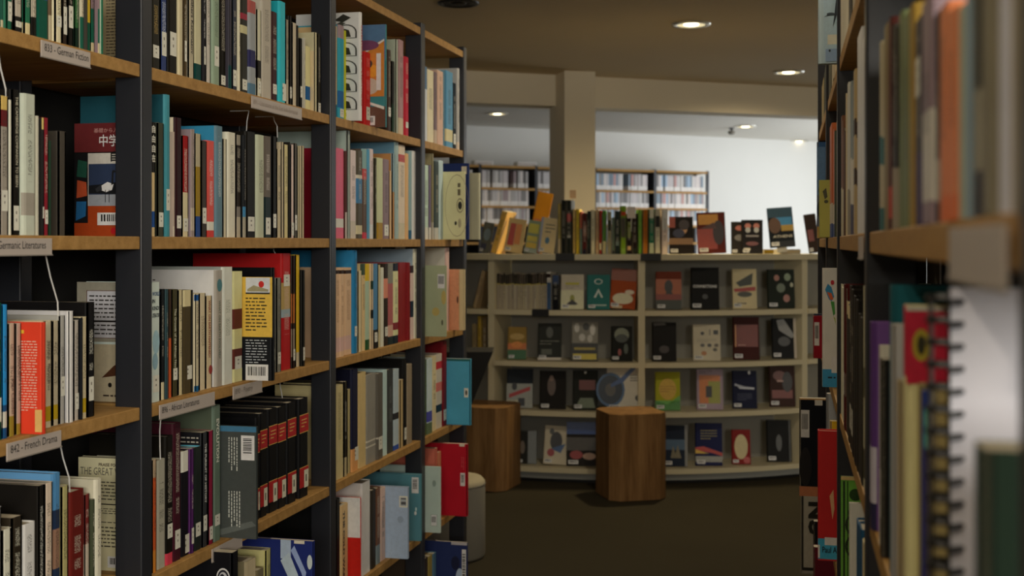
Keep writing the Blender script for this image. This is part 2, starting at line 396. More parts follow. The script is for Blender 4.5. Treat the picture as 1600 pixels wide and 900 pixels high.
# ---------------------------------------------------------------- recessed ceiling lamps
def downlight(px, py, r, lit, label, power=0.0, pos=None, cone=125, col=(1.0, 0.80, 0.50)):
    Z = FPX * (CEIL - EYE) / (HOR - py); p = Vector(pos) if pos else at(px, py, Z)
    o = empty('ceiling_lamp', Matrix.Translation((p.x, p.y, CEIL)), label, 'lamp', 'recessed ceiling lamps')
    link('trim_ring', lathe([(r * .72, -0.001), (r * .76, -0.012), (r * .97, -0.010), (r, -0.0015)], 36), [M['chrome'] if lit else M['black']], o)
    link('reflector', lathe([(r * .74, -0.004), (r * .70, -0.010), (r * .45, -0.004), (r * .42, -0.003)], 36), [M['reflector_glow'] if lit else M['black']], o)
    link('bulb', lathe([(r * .40, -0.004), (r * .36, -0.010), (r * .25, -0.013), (0.0005, -0.015)], 24), [M['bulb'] if lit else M['black']], o)
    if power:
        l = bpy.data.lights.new('lamp_beam', 'SPOT'); l.energy = power; l.spot_size = math.radians(cone); l.spot_blend = 0.7; l.color = col; l.shadow_soft_size = r * 0.5
        q = bpy.data.objects.new('lamp_beam', l); C.objects.link(q); q.parent = o; q.location = (0, 0, -0.06)
downlight(1080, 37, 0.118, True, 'lit recessed ceiling lamp nearest the aisle', 105, None, 168, (1.0, 0.80, 0.46))
downlight(1232, 112, 0.12, True, 'lit recessed ceiling lamp left of the right-hand bookcase', 50, None, 168, (1.0, 0.82, 0.52))
downlight(716, 4, 0.115, False, 'unlit dark recessed lamp above the end of the left bookcase')
downlight(777, 177, 0.115, True, 'small lit ceiling lamp beyond the beam, left of the column', 14)
downlight(1165, 197, 0.13, True, 'small lit ceiling lamp beyond the beam, beside the detector', 14)
downlight(1247, 220, 0.14, True, 'faint farthest ceiling lamp beyond the beam at the right', 0)
for i, (xx, yy, pw) in enumerate(((-0.75, -0.9, 55), (-0.45, 0.6, 11), (-0.3, 2.0, 13), (-0.3, 3.4, 15), (-0.3, 4.8, 46))):  # unseen lamps added to brighten the spines, near right books and display front
    downlight(0, 0, 0.118, True, 'added unseen ceiling lamp over the aisle, %s from the window' % nth(i + 1), pw, (xx, yy, 0), 165, (1.0, 0.87, 0.66))
p = at(1143, 202, FPX * 1.32 / (HOR - 200)); p.z = CEIL
o = empty('ceiling_detector', Matrix.Translation(p), 'small dark detector hanging from the far ceiling', 'detector')
link('mount', lathe([(0.03, 0), (0.03, -0.012), (0.012, -0.014), (0.012, -0.03)], 20), [M['steel']], o)
link('sensor_head', lathe([(0.012, -0.028), (0.04, -0.035), (0.042, -0.06), (0.02, -0.075), (0.0005, -0.076)], 20), [M['felt']], o)

# ================================================================ bookcase rows
LEV = {2: .727, 1: .343, 0: .0005, -1: -.339, -2: -.688, -3: -1.015, -4: -1.345}
ST2 = 0.0128
def top(l): return EYE + LEV[l] + ST2
class Row:
    def __init__(s, V, front, side):
        s.th = math.atan((V - 800) / FPX); s.phi = TH - s.th; s.front = front; s.side = side; s.c, s.s = math.cos(s.th), math.sin(s.th)
    def d(s, px): a = (px - 800) / FPX; return (-s.s + a * s.c, s.c + a * s.s)
    def Y(s, px, x): dx, dy = s.d(px); return x * dy / dx
    def X(s, px, y): dx, dy = s.d(px); return y * dx / dy
    def Z(s, x, y): return -x * s.s + y * s.c
    def loc(s, px, Z): dx, dy = s.d(px); return dx * Z, dy * Z
    def M(s, x, y, z): return Matrix.Rotation(s.phi, 4, 'Z') @ Matrix.Translation((x, y, z)) @ Matrix.Rotation(math.pi / 2 * s.side, 4, 'Z')
    def F(s): return Matrix.Rotation(s.phi, 4, 'Z')
LR = Row(1262, -1.29, 1); RR = Row(1233, 0.0946, -1)
DEP = 0.30
def bookcase(row, y0, y1, label, levels, ends=(True, True)):
    """one bay: two pairs of steel posts, wooden shelves, dark back panel"""
    f = row.front; sg = -row.side                                        # depth runs away from the aisle
    def X(k): return f + sg * k
    o = empty('bookcase', row.F() @ Matrix.Translation((f, y0, 0)), label, 'bookcase', 'bays of the tall wooden bookcases')
    inv = Matrix.Translation((-f, -y0, 0))
    def add(name, me, m): me.transform(inv); return link(name, me, [m], o)
    zt = EYE + LEV[2] + 0.03
    for e, yy in zip(ends, (y0, y1)):
        if e:
            for k0, k1 in ((-0.004, 0.056), (DEP - 0.03, DEP + 0.03)):
                x0, x1 = sorted((X(k0), X(k1))); add('post', bbox(x0, yy, 0, x1, yy + 0.04, zt, 0.003), M['steel'])
    for l in levels:
        x0, x1 = sorted((X(0), X(DEP)))
        zc = EYE + LEV[l]; add('shelf', bbox(x0, y0 + 0.041, zc - ST2, x1, y1 - 0.001, zc + ST2, 0.0015), M['beech'])
    x0, x1 = sorted((X(DEP + 0.031), X(DEP + 0.045)))
    add('back_panel', bbox(x0, y0, 0.05, x1, y1, zt - 0.02), M['dark_panel'])
    return o
pY = [LR.Y(px, LR.front) for px in (219, 515, 657.2, 723.5)]
ALL = (2, 1, 0, -1, -2, -3, -4)
bookcase(LR, pY[0] - 1.0, pY[0], 'wooden bookcase bay with German Fiction shelf, nearest on the left', ALL, (True, False))
bookcase(LR, pY[0], pY[1], 'wooden bookcase bay with African Literatures shelf, second on the left', ALL, (True, False))
bookcase(LR, pY[1], pY[2], 'narrower third wooden bookcase bay on the left', ALL, (True, False))
bookcase(LR, pY[2], pY[3], 'narrowest wooden bookcase bay, ending the left row', ALL, (True, True))
qY = [RR.Y(px, RR.front) for px in (1280, 1293.5, 1312, 1359)]
bookcase(RR, qY[3] - 1.05, qY[3], 'blurred wooden bookcase bay closest on the right', ALL, (True, False))
bookcase(RR, qY[3], qY[2], 'second wooden bookcase bay on the right', ALL, (True, False))
bookcase(RR, qY[2], qY[1], 'third wooden bookcase bay on the right', ALL, (True, False))
bookcase(RR, qY[1], qY[0], 'farthest wooden bookcase bay on the right', ALL, (True, True))

# ---------------------------------------------------------------- shelf rows from measured spine edges
def parse(opts):
    d = {'b': []}
    for w_ in opts.split():
        if w_ == 'l': d['l'] = None
        elif w_[0] == 'l' and w_[1:2] in '.0123456789': a, b = w_[1:].split('-'); d['l'] = (float(a), float(b))
        elif w_[0] == 'b' and w_[1:2] in '.0123456789': r, h = w_[1:].split(':'); a, b = r.split('-'); d['b'].append((float(a), float(b), h))
        elif w_ in ('H', 'nt', 'P', 'lr'): d[w_] = True
        elif w_[0] in 'oTDZ' and w_[1:2] in '-.0123456789': d[w_[0]] = float(w_[1:])
        elif ':' in w_: k, v = w_.split(':', 1); d[k] = v
        else: raise ValueError(w_)
    return d
def fill_row(row, lev, phrase, group, items):
    if row.side < 0:                                                    # on the oblique right row one stripe of colour can be two or three alike books
        its = []
        for it in items:
            op = parse(it[4]) if len(it) > 4 else {'b': []}; w_ = abs(row.Y(it[1], row.front) - row.Y(it[0], row.front)) if it[1] else 0
            n = 1 if op.get('P') or 'T' in op else max(1, min(3 if it[0] > 1359 else 2, int(w_ / .042 + .5)))
            ya, yb_ = (row.Y(it[0], row.front), row.Y(it[1], row.front)) if n > 1 else (0, 0)
            def px_at(y): a = (row.s * y + row.c * row.front) / (row.c * y - row.s * row.front); return 800 + FPX * a
            for j in range(n): its.append(it if n == 1 else (px_at(ya + (yb_ - ya) * j / n), px_at(ya + (yb_ - ya) * (j + 1) / n), it[2] + (j % 2) * 6) + tuple(it[3:]))
        items = its
    rr = random.Random(hash((lev, len(items))) % 1000 + len(phrase)); prev = None; zt = top(lev) + 0.0004; sg = row.side
    for i, it in enumerate(items):
        x0, x1, yt, col = it[:4]; op = parse(it[4]) if len(it) > 4 else {'b': []}
        out = op.get('o', -0.014 + rr.uniform(-.005, .004) if sg > 0 else rr.uniform(-.003, .001)); xp = row.front + sg * out
        if op.get('P'):
            T = op.get('T', 0.02)
            if 'Z' in op:                                              # pulled-out book, its near board at depth Z
                xp, Yn = row.loc(x0, op['Z']); Y0 = Yn if sg > 0 else Yn + T
            else:
                Y0 = row.Y(x0, row.front - sg * 0.014); xp = row.X(x1, Y0)
            if prev is not None and 'Z' not in op: Y0 = max(Y0, prev + .0006) if sg > 0 else min(Y0, prev - .0006)
            zz = row.Z(xp, Y0 if sg > 0 else Y0 - T)
        else:
            Y0 = row.Y(x0, xp); Ye = row.Y(x1, xp)
            if prev is not None: Y0 = max(Y0, prev + .0006) if sg > 0 else min(Y0, prev - .0006)
            T = max(0.005, abs(Ye - Y0) - 0.0008) if (Ye - Y0) * sg > 0 else 0.005
            if 'T' in op: T = op['T']
            zz = row.Z(xp, Y0 + sg * T / 2)
        prev = Y0 + sg * T
        h = (HOR - yt) * zz / FPX + EYE - zt
        h = max(0.12, min(h, 0.315))
        D = op.get('D', min(0.265, h * (0.66 + rr.uniform(-.03, .05)))); D = min(D, DEP - 0.01 + (xp - row.front) * sg)
        kind = 'slim book' if T < 0.011 else ('thick book' if T > 0.042 else 'book')
        feat = ''
        if op.get('P'): kind = 'pulled-out book'
        if 'l' in op: feat = ' with white spine label'
        elif op['b']: feat = ' with %s band' % cname(op['b'][0][2])
        look = op['n'].replace('_', ' ') if 'n' in op else '%s %s%s' % (cname(col), kind, feat)
        label = '%s, %s from left, %s' % (look, nth(i + 1), phrase)
        sl = None
        if 'l' in op: a = rr.uniform(0.012, 0.03); sl = op['l'] or (a, a + rr.uniform(.028, .036))
        tz = None
        if 'nt' not in op and T > 0.008: b_ = rr.uniform(.3, .45); tz = (b_, rr.uniform(.75, .93), rr.uniform(.16, .27))
        mat = row.M(xp, Y0, zt)
        if 'lean' in op: mat = mat @ Matrix.Rotation(math.radians(float(op['lean'])), 4, 'Y')
        o = book(mat, T, D, h, col, label, group, op['b'], op.get('cc'), op.get('t'), tz, sl, 'H' in op or T > .03, lw=0.55 if 'lr' in op else None)
        if 'k' in op: BK[op['k']] = o
# ================================================================ left row, bay one
g = 'books on the German Fiction shelf'
fill_row(LR, 1, 'on the German Fiction shelf', g, [
 (-9, 0, -30, '1d4a3e'), (0, 6, -25, '1d4a3e', 'b0-.12:b0a88c'), (6, 10, -20, '2f6b55', 'nt'), (11, 20, -32, '1f5a44', 'l'), (22, 36, -30, 'a9a296', 'b0-.25:1c1a18 l.012-.022'),
 (38, 50, -28, '24634a', 'b0-.19:c2b890'), (51, 58, -26, 'b0a898', 'b0-.3:15130f'), (58, 77, -35, '2a4a7a', 'b0-.6:0f4a3c nt'), (77, 82, -22, '5a4a38', 'b0-.4:a49a82'), (82, 98, -34, 'c9c0a2', 'l.03-.05'),
 (98, 106, -20, '2a211a', 'l.02-.07'), (106, 116, -24, '15130f', 'l.035-.075'), (117, 125, -22, '2f5a34', 'b0-.32:10241a'), (125, 132, -25, 'b5ae98', 'b0-.5:155040'), (133, 138, -20, '3a3832', 'nt'),
 (138, 142, -22, 'b79a2a', 'b0-.45:154a38 nt'), (142, 149, -24, '7d6a70', 'b0-.16:b3a888 b.16-.65:155040'), (149, 155, -24, '7d6a70', 'b0-.16:b3a888 b.16-.65:155040'), (155, 158.5, -20, 'a8c0ac', 'nt'), (158.5, 162, -18, '1d6048', 'nt')])
g = 'books on the Germanic Literatures shelf'
fill_row(LR, 0, 'on the Germanic Literatures shelf', g, [
 (-12, 0, 160, '5a5048'), (0, 14.5, 150, '8d877e', 'b.78-.9:5a1d20 b.9-1:c3a860 l.04-.075'), (15, 17.5, 156, 'c5c5b8', 'nt'), (17.5, 32, 140, '171513', 'l.008-.05 nt k:ibsen'), (32, 57, 147, 'aeb5a8', 'H b.14-.3:8f8a80 cc:b5bdaf'),
 (57, 61.5, 181, 'c2c0b0', 'nt'), (61.5, 69, 184, '1b1a1a', 'b.9-1:b5a060 l.03-.05'), (69, 76.5, 184, '7a1f2a', 'l.02-.045'), (77.5, 80, 220, '1f3a2a', 'nt'),
 (92, 104, 205, '4a4640', 'o-.07 nt')])
g = 'books on the French Drama shelf'
fill_row(LR, -1, 'on the French Drama shelf', g, [
 (-8, 4, 474, '0e6b50', 'l.03-.07'), (4, 13, 476, '2a86c8', 'b0-.25:1d4a78 b.08-.2:cfcabb'), (13, 25, 505, 'b3a08e', 'b0-.18:8a7a30 k:claudel'), (25, 34.5, 505, 'a9978a', 'b0-.1:8a7a30 k:marie'),
 (34.5, 63.5, 504, 'cf3b26', 'P T.012 nt k:redcover n:pulled-out_red_paperback_with_white_print'), (64, 70, 502, 'c2b99c', 'nt'), (70, 82.5, 501, 'b9b096', 'b.06-.2:a58c1c k:sonne'),
 (82.5, 93.5, 501, 'aaa18a', 'b.06-.2:a58c1c'), (93.5, 103, 493, '9a9a96', 'l.05-.085'), (103, 116, 486, 'd8d8d6', 'nt cc:b5b5b8'), (116, 124.5, 500, 'a9a39a', 'l.02-.05'), (125, 128, 497, '16181c', 'nt'),
 (128, 137, 495, 'b5aa8c', 'b.06-.2:a58c1c'), (137, 148.5, 472, '141314', 'l.03-.075 D.26 t:cfcabb')])
g = 'books below the French Drama shelf'
fill_row(LR, -2, 'below the French Drama shelf', g, [
 (-10, 3.5, 793, 'cfccc2', 'nt'), (4, 19, 826, 'cfc8b8'), (19, 36, 807, '2a241c', 't:cfc8b8'), (36, 57, 817, 'd5d2c6', 'cc:dcdad2'), (57, 70, 758, '191715', 'D.2 k:biography t:d0ccc0'),
 (70, 83.5, 754, 'c5b6a6', 't:2a1a14'), (83.5, 96, 739, '4a7fae', 'b0-.35:22304a b.35-.62:8a6a58 b.62-.75:22304a D.25 cc:5f94c2 H'), (96.5, 108, 759, 'a09a6a'), (108, 133, 766, '5a1c18', 'H'), (133, 141, 772, '6a2a28', 'b0-.55:b5a898'),
 (141, 149, 780, '3a4030'), (149, 160.5, 748, 'c5c2b0', 'D.22 cc:b5b29e H')])

# ---------------------------------------------------------------- bay two
g = 'books on the top row of the second bay'
fill_row(LR, 1, 'second bay, top row in view', g, [
 (237, 251, -25, '23221c', 'l.024-.05 t:a58c50 cc:8d8266 k:first_top'), (251, 262, -22, '2c3a66', 'l.035-.085 t:b0b8c8'), (262, 278, -40, '14120f', 'l.04-.09 nt H'), (278, 282, -30, 'c5bb9a', 'nt'), (282, 286, -30, 'b5ad90', 'nt'),
 (286, 293, -35, '4a3d28', 'l.035-.08'), (293, 304, -40, 'a39b86', 'nt k:karamazov'), (304, 316, -32, 'b5b193', 'b.0-.17:0d3b38 nt'), (316, 322, -28, '17161a', 'l.04-.08 t:c0c0c0'), (322, 330, -30, 'b8b3ab'),
 (330, 344, -32, '7f917d', 'l.045-.09 t:4a5a4c'), (344, 354, -36, '16140f', 'l.008-.03'), (354, 363, -30, '3a3740', 'b0-.22:123a3c nt'), (363, 371, -24, '2b2f3e', 'l.012-.05'), (371, 376, -22, 'c5bfa8'), (377, 388, -10, '2a2a24', 'b.74-.8:8a2a3a b.6-.68:b5b088 l.01-.035 nt'),
 (388, 401, 2, '8a8f93', 'b.87-1:9a4b48 b.3-.48:26264f b0-.13:4a6a80 nt'), (401, 409, 15, 'bdbba4', 'b.22-.42:1a1712 l.01-.04 nt'), (409, 425, -6, 'a8a296', 't:5f5a52'), (425, 434, 19, '3a2222', 'l.02-.045'), (434, 447, 3, '2fa9b8', 'lr l.008-.052 nt H cc:1f8f9d D.2 n:bright_turquoise_hardback'),
 (447, 452, 31, '8a8272', 'b0-.3:a8a08c'), (452.5, 456.5, 25, '1c1915', 'l.02-.05 nt'), (457, 464, 36, 'b3a994', 'nt'), (464.5, 467, 40, '24211c', 'nt'), (468, 473, 60, '1a1814', 'l.03-.06 nt'), (473, 478, 60, 'b5b2a5'),
 (478, 486, 73, 'c6c08f', 'b.17-.38:0f4f86 nt'), (488, 491, 80, 'b8a888', 'nt'), (492, 496, 51, 'b3ad8e', 'nt'), (496.5, 502, 53, '2e2b24', 'l.004-.03')])
g = 'books at eye level in the second bay'
fill_row(LR, 0, 'second bay, eye-level row', g, [
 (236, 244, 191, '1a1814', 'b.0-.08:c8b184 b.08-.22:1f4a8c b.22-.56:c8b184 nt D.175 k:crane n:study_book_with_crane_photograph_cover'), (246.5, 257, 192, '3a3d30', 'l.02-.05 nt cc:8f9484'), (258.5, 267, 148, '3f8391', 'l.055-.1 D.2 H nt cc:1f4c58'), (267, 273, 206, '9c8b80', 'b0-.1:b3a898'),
 (273, 285, 184, '2a1418', 'l.018-.045 cc:c0b4a0 nt H'), (285, 295.5, 212, 'c4bb9a', 'b.44-1:8e1d20 l.012-.04 t:d8d0b8'), (295.5, 305, 202, '8d807c', 'b.06-.27:aaa090 cc:7d7078'), (305, 315, 209, 'a39a80', 'b0-.2:23407a b.2-.68:8a7020 nt'),
 (315, 324, 220, '3a3430', 'l.03-.065 nt'), (324, 336, 220, 'c2504a', 'b0-.07:b83a34 b.07-.16:cfcabb t:d8d0c4'), (338, 349, 197, '5a7684', 'D.2 cc:2f7ba0 t:c0c8c8'), (349, 355, 217, 'b5b09a', 'nt'), (355, 369, 207, 'c8c4b4', 'H'),
 (369, 377.5, 211, '2a2522', 'b.9-1:8a8478 b0-.2:a8a08e b.2-.3:77726c'), (377.5, 385, 211, '17191c', 'b0-.2:9a9484 b.2-.3:3f7ca5'), (385, 400, 206, '14120f', 'l.015-.05 nt H'), (400, 413.5, 211, 'aab09a', 'H'), (413.5, 424.5, 213, '5f5750', 'l.008-.05 t:c8c0b8 b.0-.4:1c2a2c'),
 (424.5, 433, 213, '15130f', 'l.025-.06 nt'), (433, 440, 233, 'b5a98d'), (440, 444, 222, 'aaa088', 'nt'), (444, 451, 226, 'c0b688'), (451, 453.2, 222, '1a1815', 'nt'), (453.5, 460, 226, 'c9b3ac', 'l.006-.04 nt'), (460, 465, 224, '4d4a44', 'l.02-.06 nt'), (465, 469, 229, 'aaa287', 'nt'), (469, 476, 228, 'b0a285')])
g = 'books on the African Literatures shelf'
fill_row(LR, -1, 'on the African Literatures shelf', g, [
 (236.5, 251, 441, 'b9c6c1', 'l.02-.055 nt D.17 k:world n:pale_blue_literature_paperback'), (251, 258.5, 452, '16181a', 'b0-.16:c0b898'), (258.5, 264, 452, '2b4248'), (264, 269, 452, '3a2a20', 'b0-.55:b5522c nt'), (269, 279, 452, '3e3b26', 'nt l.035-.06 k:growth'),
 (279, 286.5, 453, 'b9af8c', 't:3a3428'), (286.5, 300, 453, '453c28', 'b.84-1:c2b890 lr l.03-.06 nt'), (300, 302, 453, '121210', 'nt'), (302, 312, 459, 'b6ad93', 'b.93-.99:1f4f8c b0-.06:1d5580'), (312, 322, 458, 'bdb297', 't:5a4a38'),
 (322, 332, 462, 'bfb090', 'nt k:what1 cc:d0cabc'), (337.5, 348.6, 422, '9a958d', 'nt D.24 cc:d2cfc8 k:what2 H'), (348.6, 364.5, 417, 'c2c8bf', 'D.25 H cc:8d9390 t:7f8a84'), (364.5, 380, 424, 'cfc593', 'b.48-.66:5a2c26 b.12-.3:5a2c26 l.03-.06 nt'),
 (382, 425.5, 433, '16181c', 'P T.016 nt D.2 k:yellow n:pulled-out_yellow_and_black_paperback_with_barcode'), (426, 430, 418, '141416', 'l.03-.06 nt'), (430, 440, 434, '74746c', 'l.02-.05'), (441, 455, 396, 'a31d1f', 'b.45-.52:8fa0a8 b.52-.75:a8905a l.215-.245 D.25 H t:c8a8a0'),
 (455, 462, 399, '2e2018', 'b.4-.66:a8622c b.1-.35:8a7a68 l.02-.05 nt'), (462.5, 469, 398, 'c9a52a', 'nt b0-.13:b8ac90'), (469.5, 477, 422, '1a1916', 'l.015-.05 nt')])
g = 'books in the row with the red-banded volumes'
fill_row(LR, -2, 'row of red-banded volumes', g, [
 (238.5, 245.5, 718, 'b8522a', 'b.84-1:b09a80 b0-.2:c07a30 k:war D.17 cc:c2bd9c n:orange_and_beige_war_history_book'), (245.5, 259.5, 718, '9a988a'), (259.5, 271.5, 681, '15130f', 'l.055-.085 b0-.09:b83a4c D.18'), (271.5, 284, 661, '3a1520', 'l.025-.065 H D.2'), (284, 296, 704, '16141a', 'b.8-1:c8c6bc lr l.005-.045 nt'),
 (296, 304, 701, '4a2458', 'l.02-.055'), (304, 315.5, 698, '1e2422', 'l.03-.06 nt cc:5aa0b8'), (315.5, 325, 675, '2e2f33', 'l.035-.07 nt k:pursuit cc:1c1c20 D.2'), (325, 334, 673, '7a1a36', 'l.01-.04 nt'), (334, 345.6, 633, '5f7064', 'l.035-.06 nt k:evolution D.24 H cc:4d5648'),
 (348.5, 400.5, 667, '2f3434', 'P T.012 H nt D.22 k:grey n:pulled-out_grey_hardback_with_white_barcode_sticker'),
 (401, 406, 652, '121214', 'H nt k:v1'), (406.5, 418, 645, '121214', 'H nt k:v2'), (420, 433.5, 638, '121214', 'H nt k:v3'), (434, 447, 635, '121214', 'H nt k:v4'), (449.5, 463, 628, '121214', 'H nt k:v5'), (468, 482, 622, '121214', 'H nt k:v6')])
g = 'books on the lowest row of the second bay'
fill_row(LR, -3, 'second bay, lowest row in view', g, [
 (322, 363, 862, '121216', 'P T.03 nt D.22 k:emblem n:black_book_with_round_white_emblem'), (385, 401, 874, '8a8266', 'b.3-1:b5a888 nt'), (402, 413, 889, '6a6248', 'nt'), (416, 424, 858, 'b5b070', 'D.2 cc:c2bd84 t:5a5830'),
 (424.5, 488, 846, '1f2a66', 'P T.014 nt D.23 k:bluecover n:pulled-out_blue_book_with_white_figures_cover')])

# ---------------------------------------------------------------- bay three
g = 'books on the top row of the third bay'
fill_row(LR, 1, 'third bay, top row', g, [
 (524.5, 527, 41, 'c9a878', 'nt b0-.15:1f5a6a'), (527, 538.5, 40, '2f8fa5', 'b.86-1:8d7a80 b.12-.3:1f5a90 l.006-.03 nt'), (539, 541.5, 48, 'b5b52a', 'nt'),
 (541.5, 562.5, 9, 'cdcfc4', 'P T.018 nt D.2 H k:invent n:pulled-out_white_hardback_with_black_arch_drawings'), (571, 579.5, 82, 'b01f1f', 'l.02-.06 t:d08080'),
 (580, 602, 31, '3a7a80', 'P T.014 nt D.21 k:colour n:pulled-out_book_with_orange_and_blue_patchwork_cover'), (606, 611.5, 78, '3a2a24', 'l.05-.08'), (612, 617, 96, '15301f', 'nt b.4-1:14130f'), (619, 622.5, 62, 'a0a898', 'nt'), (622.5, 631, 63, '9a7a7c', 'b0-.18:b8a890'), (633, 639, 89, 'a82032', 'l.03-.05 t:d8b0a0')])
g = 'books on the second row of the third bay'
fill_row(LR, 0, 'third bay, eye-level row', g, [
 (524, 538, 232, 'd8607a', 'b.12-.22:d8c8c0 H nt k:pink cc:7a1526 n:bright_pink_hardback'), (538, 543, 236, '4a2a26', 'nt b0-.3:a8a098'), (543, 548, 203, '8b958f', 'nt D.22 cc:9fb0aa'), (548, 557, 235, 'c9b8b8', 'b0-.2:b8b0a4'), (557, 567, 235, '4a4438', 'b.4-.68:3f6f95 b.68-.72:c0b8a8 b.05-.15:b8b090'),
 (567, 574, 233, '5a4a40', 'b.66-.78:b04a4a b.78-1:7fa0a0 b0-.07:b03a48'), (574, 577.5, 233, '5a94b0', 'nt'), (578, 584, 233, 'cbb5b5', 'b0-.16:d5d0c8'), (584.5, 589, 247, '3d3a28'), (589, 599, 247, 'b3b893', 'b0-.2:9a7a2a nt'), (599, 608.5, 249, '7d6a70', 'l.01-.045'), (608.5, 612.5, 267, 'd3a880', 'nt'),
 (612.5, 617, 240, 'b08050', 'nt b.55-1:7f9aa5'), (617, 623.5, 221, '8fa5a5', 'D.22 cc:5f88a0'), (623.5, 633.5, 227, 'd0b8a5', 'b.82-.9:a84a48 b0-.17:b8b098'), (634, 639, 240, 'd0a070', 'nt'), (639, 644, 236, '7f9a9f', 'b0-.1:2a5a78 nt'), (644, 651, 236, 'c5d0c8', 'nt'), (651, 656.5, 236, 'cfc8c0', 'b.64-1:3f2a6f nt')])
g = 'books on the third row of the third bay'
fill_row(LR, -1, 'third bay, third row', g, [
 (524.5, 531.5, 418, 'd8a888', 'b.06-.22:c0a098 b.93-.97:2a1a14 t:8a6048'), (532, 538.5, 418, 'd8a888', 'b.06-.22:c0a098 b.93-.97:2a1a14 t:8a6048'), (539, 550, 418, 'd8a888', 'b.06-.22:c0a098 b.93-.97:2a1a14 t:8a6048'), (551, 559, 391, '1f6f9f', 'D.2 cc:2f80b0 l.05-.08 H'), (560, 565.6, 423, 'c5b894', 'nt'), (565.6, 571.5, 412, 'c5ad80', 'b.87-1:3a4a38'),
 (571.5, 578, 412, 'a0b5a0', 'b.8-1:c8a82a b0-.12:1f4a2a nt'), (578, 584, 412, 'd0b090', 'b.7-.8:1f3a2a b.36-.46:1a1c1a nt'), (584, 591, 412, '4a7a9f', 'b0-.22:1c1a18 l.02-.05 nt'), (591, 595, 414, 'c0b48c', 'nt'), (595, 600.5, 418, 'd5ccb5', 'nt'), (600.5, 607, 412, '2a2018', 'b.58-.82:c8806a l.03-.06 nt'),
 (607, 615, 411, '9f5a5a', 'b.75-1:7a7a70 b.1-.24:c09a88 b0-.1:1c2a2c nt'), (615, 623, 411, 'd5c89a', 'b.9-1:1c2230 b.17-.26:7a2a30 b0-.1:14202a'), (623, 635, 410, '7f1d22', 'H nt'), (635, 641.6, 410, '7a1c20', 'H nt'), (641.6, 647, 415, 'c9b0a8', 'b.3-.52:1f2a38 b.9-1:3a2a30 nt'), (647, 653, 389, 'cfcfb5', 'D.23 cc:8da0b0 k:tallpale')])
g = 'books on the fourth row of the third bay'
fill_row(LR, -2, 'third bay, fourth row', g, [
 (525, 537, 602, 'b8ac80', 't:5a5238'), (537, 543, 596, '2a261e', 'b0-.2:a89c78'), (543, 548, 608, 'a89c70', 'nt'), (548, 560, 576, '1a1c33', 'b0-.22:d8905a lr l.03-.07 nt cc:141628'), (560, 572.5, 582, 'bda877', 'nt H'), (572.5, 588, 584, '84827b', 'H nt b.18-.2:b8b4a8 b.24-.26:b8b4a8'), (588, 599, 583, '5a564f', 'H nt b.24-.26:a8a49a l.03-.07'),
 (599, 605.5, 578, 'aec8c5', 'nt'), (605.5, 615, 577, '3a3d3d', 't:6f7474'), (615, 624, 577, 'a5b5bd', 'b.38-.46:2a2c30 b0-.06:2a4a9a nt'), (624, 630.5, 593, 'b09a70', 'nt'), (631, 636, 562, '161514', 'l.02-.06 nt D.2'), (636, 644.5, 569, '8a7d68', 'nt')])
g = 'books on the fifth row of the third bay'
fill_row(LR, -3, 'third bay, lowest row in view', g, [
 (525.5, 532, 779, '121212', 'nt'), (533, 544.5, 788, 'c9a878', 'nt k:coldwar'), (545, 563, 778, 'b82018', 'P T.008 nt k:whitered n:pulled-out_white_and_red_covered_book'), (566, 579, 752, 'd5d2c8', 'D.21 cc:c8c8c0 nt H'), (581, 588, 765, '2f2a24', 'nt'), (588, 595, 762, '6a4a38', 'b0-.25:7a8a90'), (595, 603, 762, 'c8aca0'),
 (604, 637, 762, '8a9ab0', 'P T.02 nt D.2 H k:paleblue n:pulled-out_pale_blue_book_with_barcode_sticker'), (640, 657, 742, '4f7f8c', 'P T.022 H nt D.22 k:tealcover n:pulled-out_teal_hardback')])

# ---------------------------------------------------------------- bay four, the end of the row
g = 'books on the top row of the end bay'
fill_row(LR, 1, 'end bay, top row', g, [
 (662, 668, 104, 'b5bcc5', 'nt b.7-1:4a6a8a'), (668, 678, 110, 'c5bda0'), (679, 683.5, 113, '6a5a60', 'b0-.2:a89888'), (683.5, 693, 111, 'b89a88'), (697, 708, 112, '4a7f9f', 'b.08-.24:b8b088 H D.2 cc:6f98ac'), (708, 713, 130, '1a2228', 'l.02-.06'), (713, 718.5, 107, 'a8a8a6', 'b0-.1:c8b8a8 H')])
g = 'books on the eye-level row of the end bay'
fill_row(LR, 0, 'end bay, second row', g, [
 (662, 670, 258, 'b0c5b8', 'b0-.16:c8c8bc'), (670, 674, 258, '6a5f7a', 'nt b0-.16:c8c4bc'), (674, 678, 240, '8d8668', 'nt b0-.2:c0bab0'), (680, 686, 252, '3f4a4c', 'b0-.15:b0b0a8'), (686, 693, 251, 'a5b8bd', 'nt H'),
 (693, 725.5, 268, 'cfc39a', 'P T.012 nt D.15 k:creamcover n:pulled-out_cream_book_with_black_round_emblem'), (698, 732.5, 255, '1d2a58', 'P T.012 nt D.2 H n:pulled-out_navy_book_with_white_fore-edge k:navycover'), (714, 749, 270, 'a5a38a', 'P T.022 nt D.2 H k:greycover n:farthest_pulled-out_grey_green_book')])
g = 'books on the third row of the end bay'
fill_row(LR, -1, 'end bay, third row', g, [
 (663, 697, 415, '9aa284', 'P T.012 nt D.17 k:sage n:pulled-out_sage_green_book_with_barcode_sticker'), (697.5, 702.5, 387, 'c8a8a0', 'nt D.2 cc:c8c4b8'), (702.5, 724.5, 421, 'd0b48c', 'P T.022 nt D.16 k:salmon n:pulled-out_peach_book')])
g = 'books on the fourth row of the end bay'
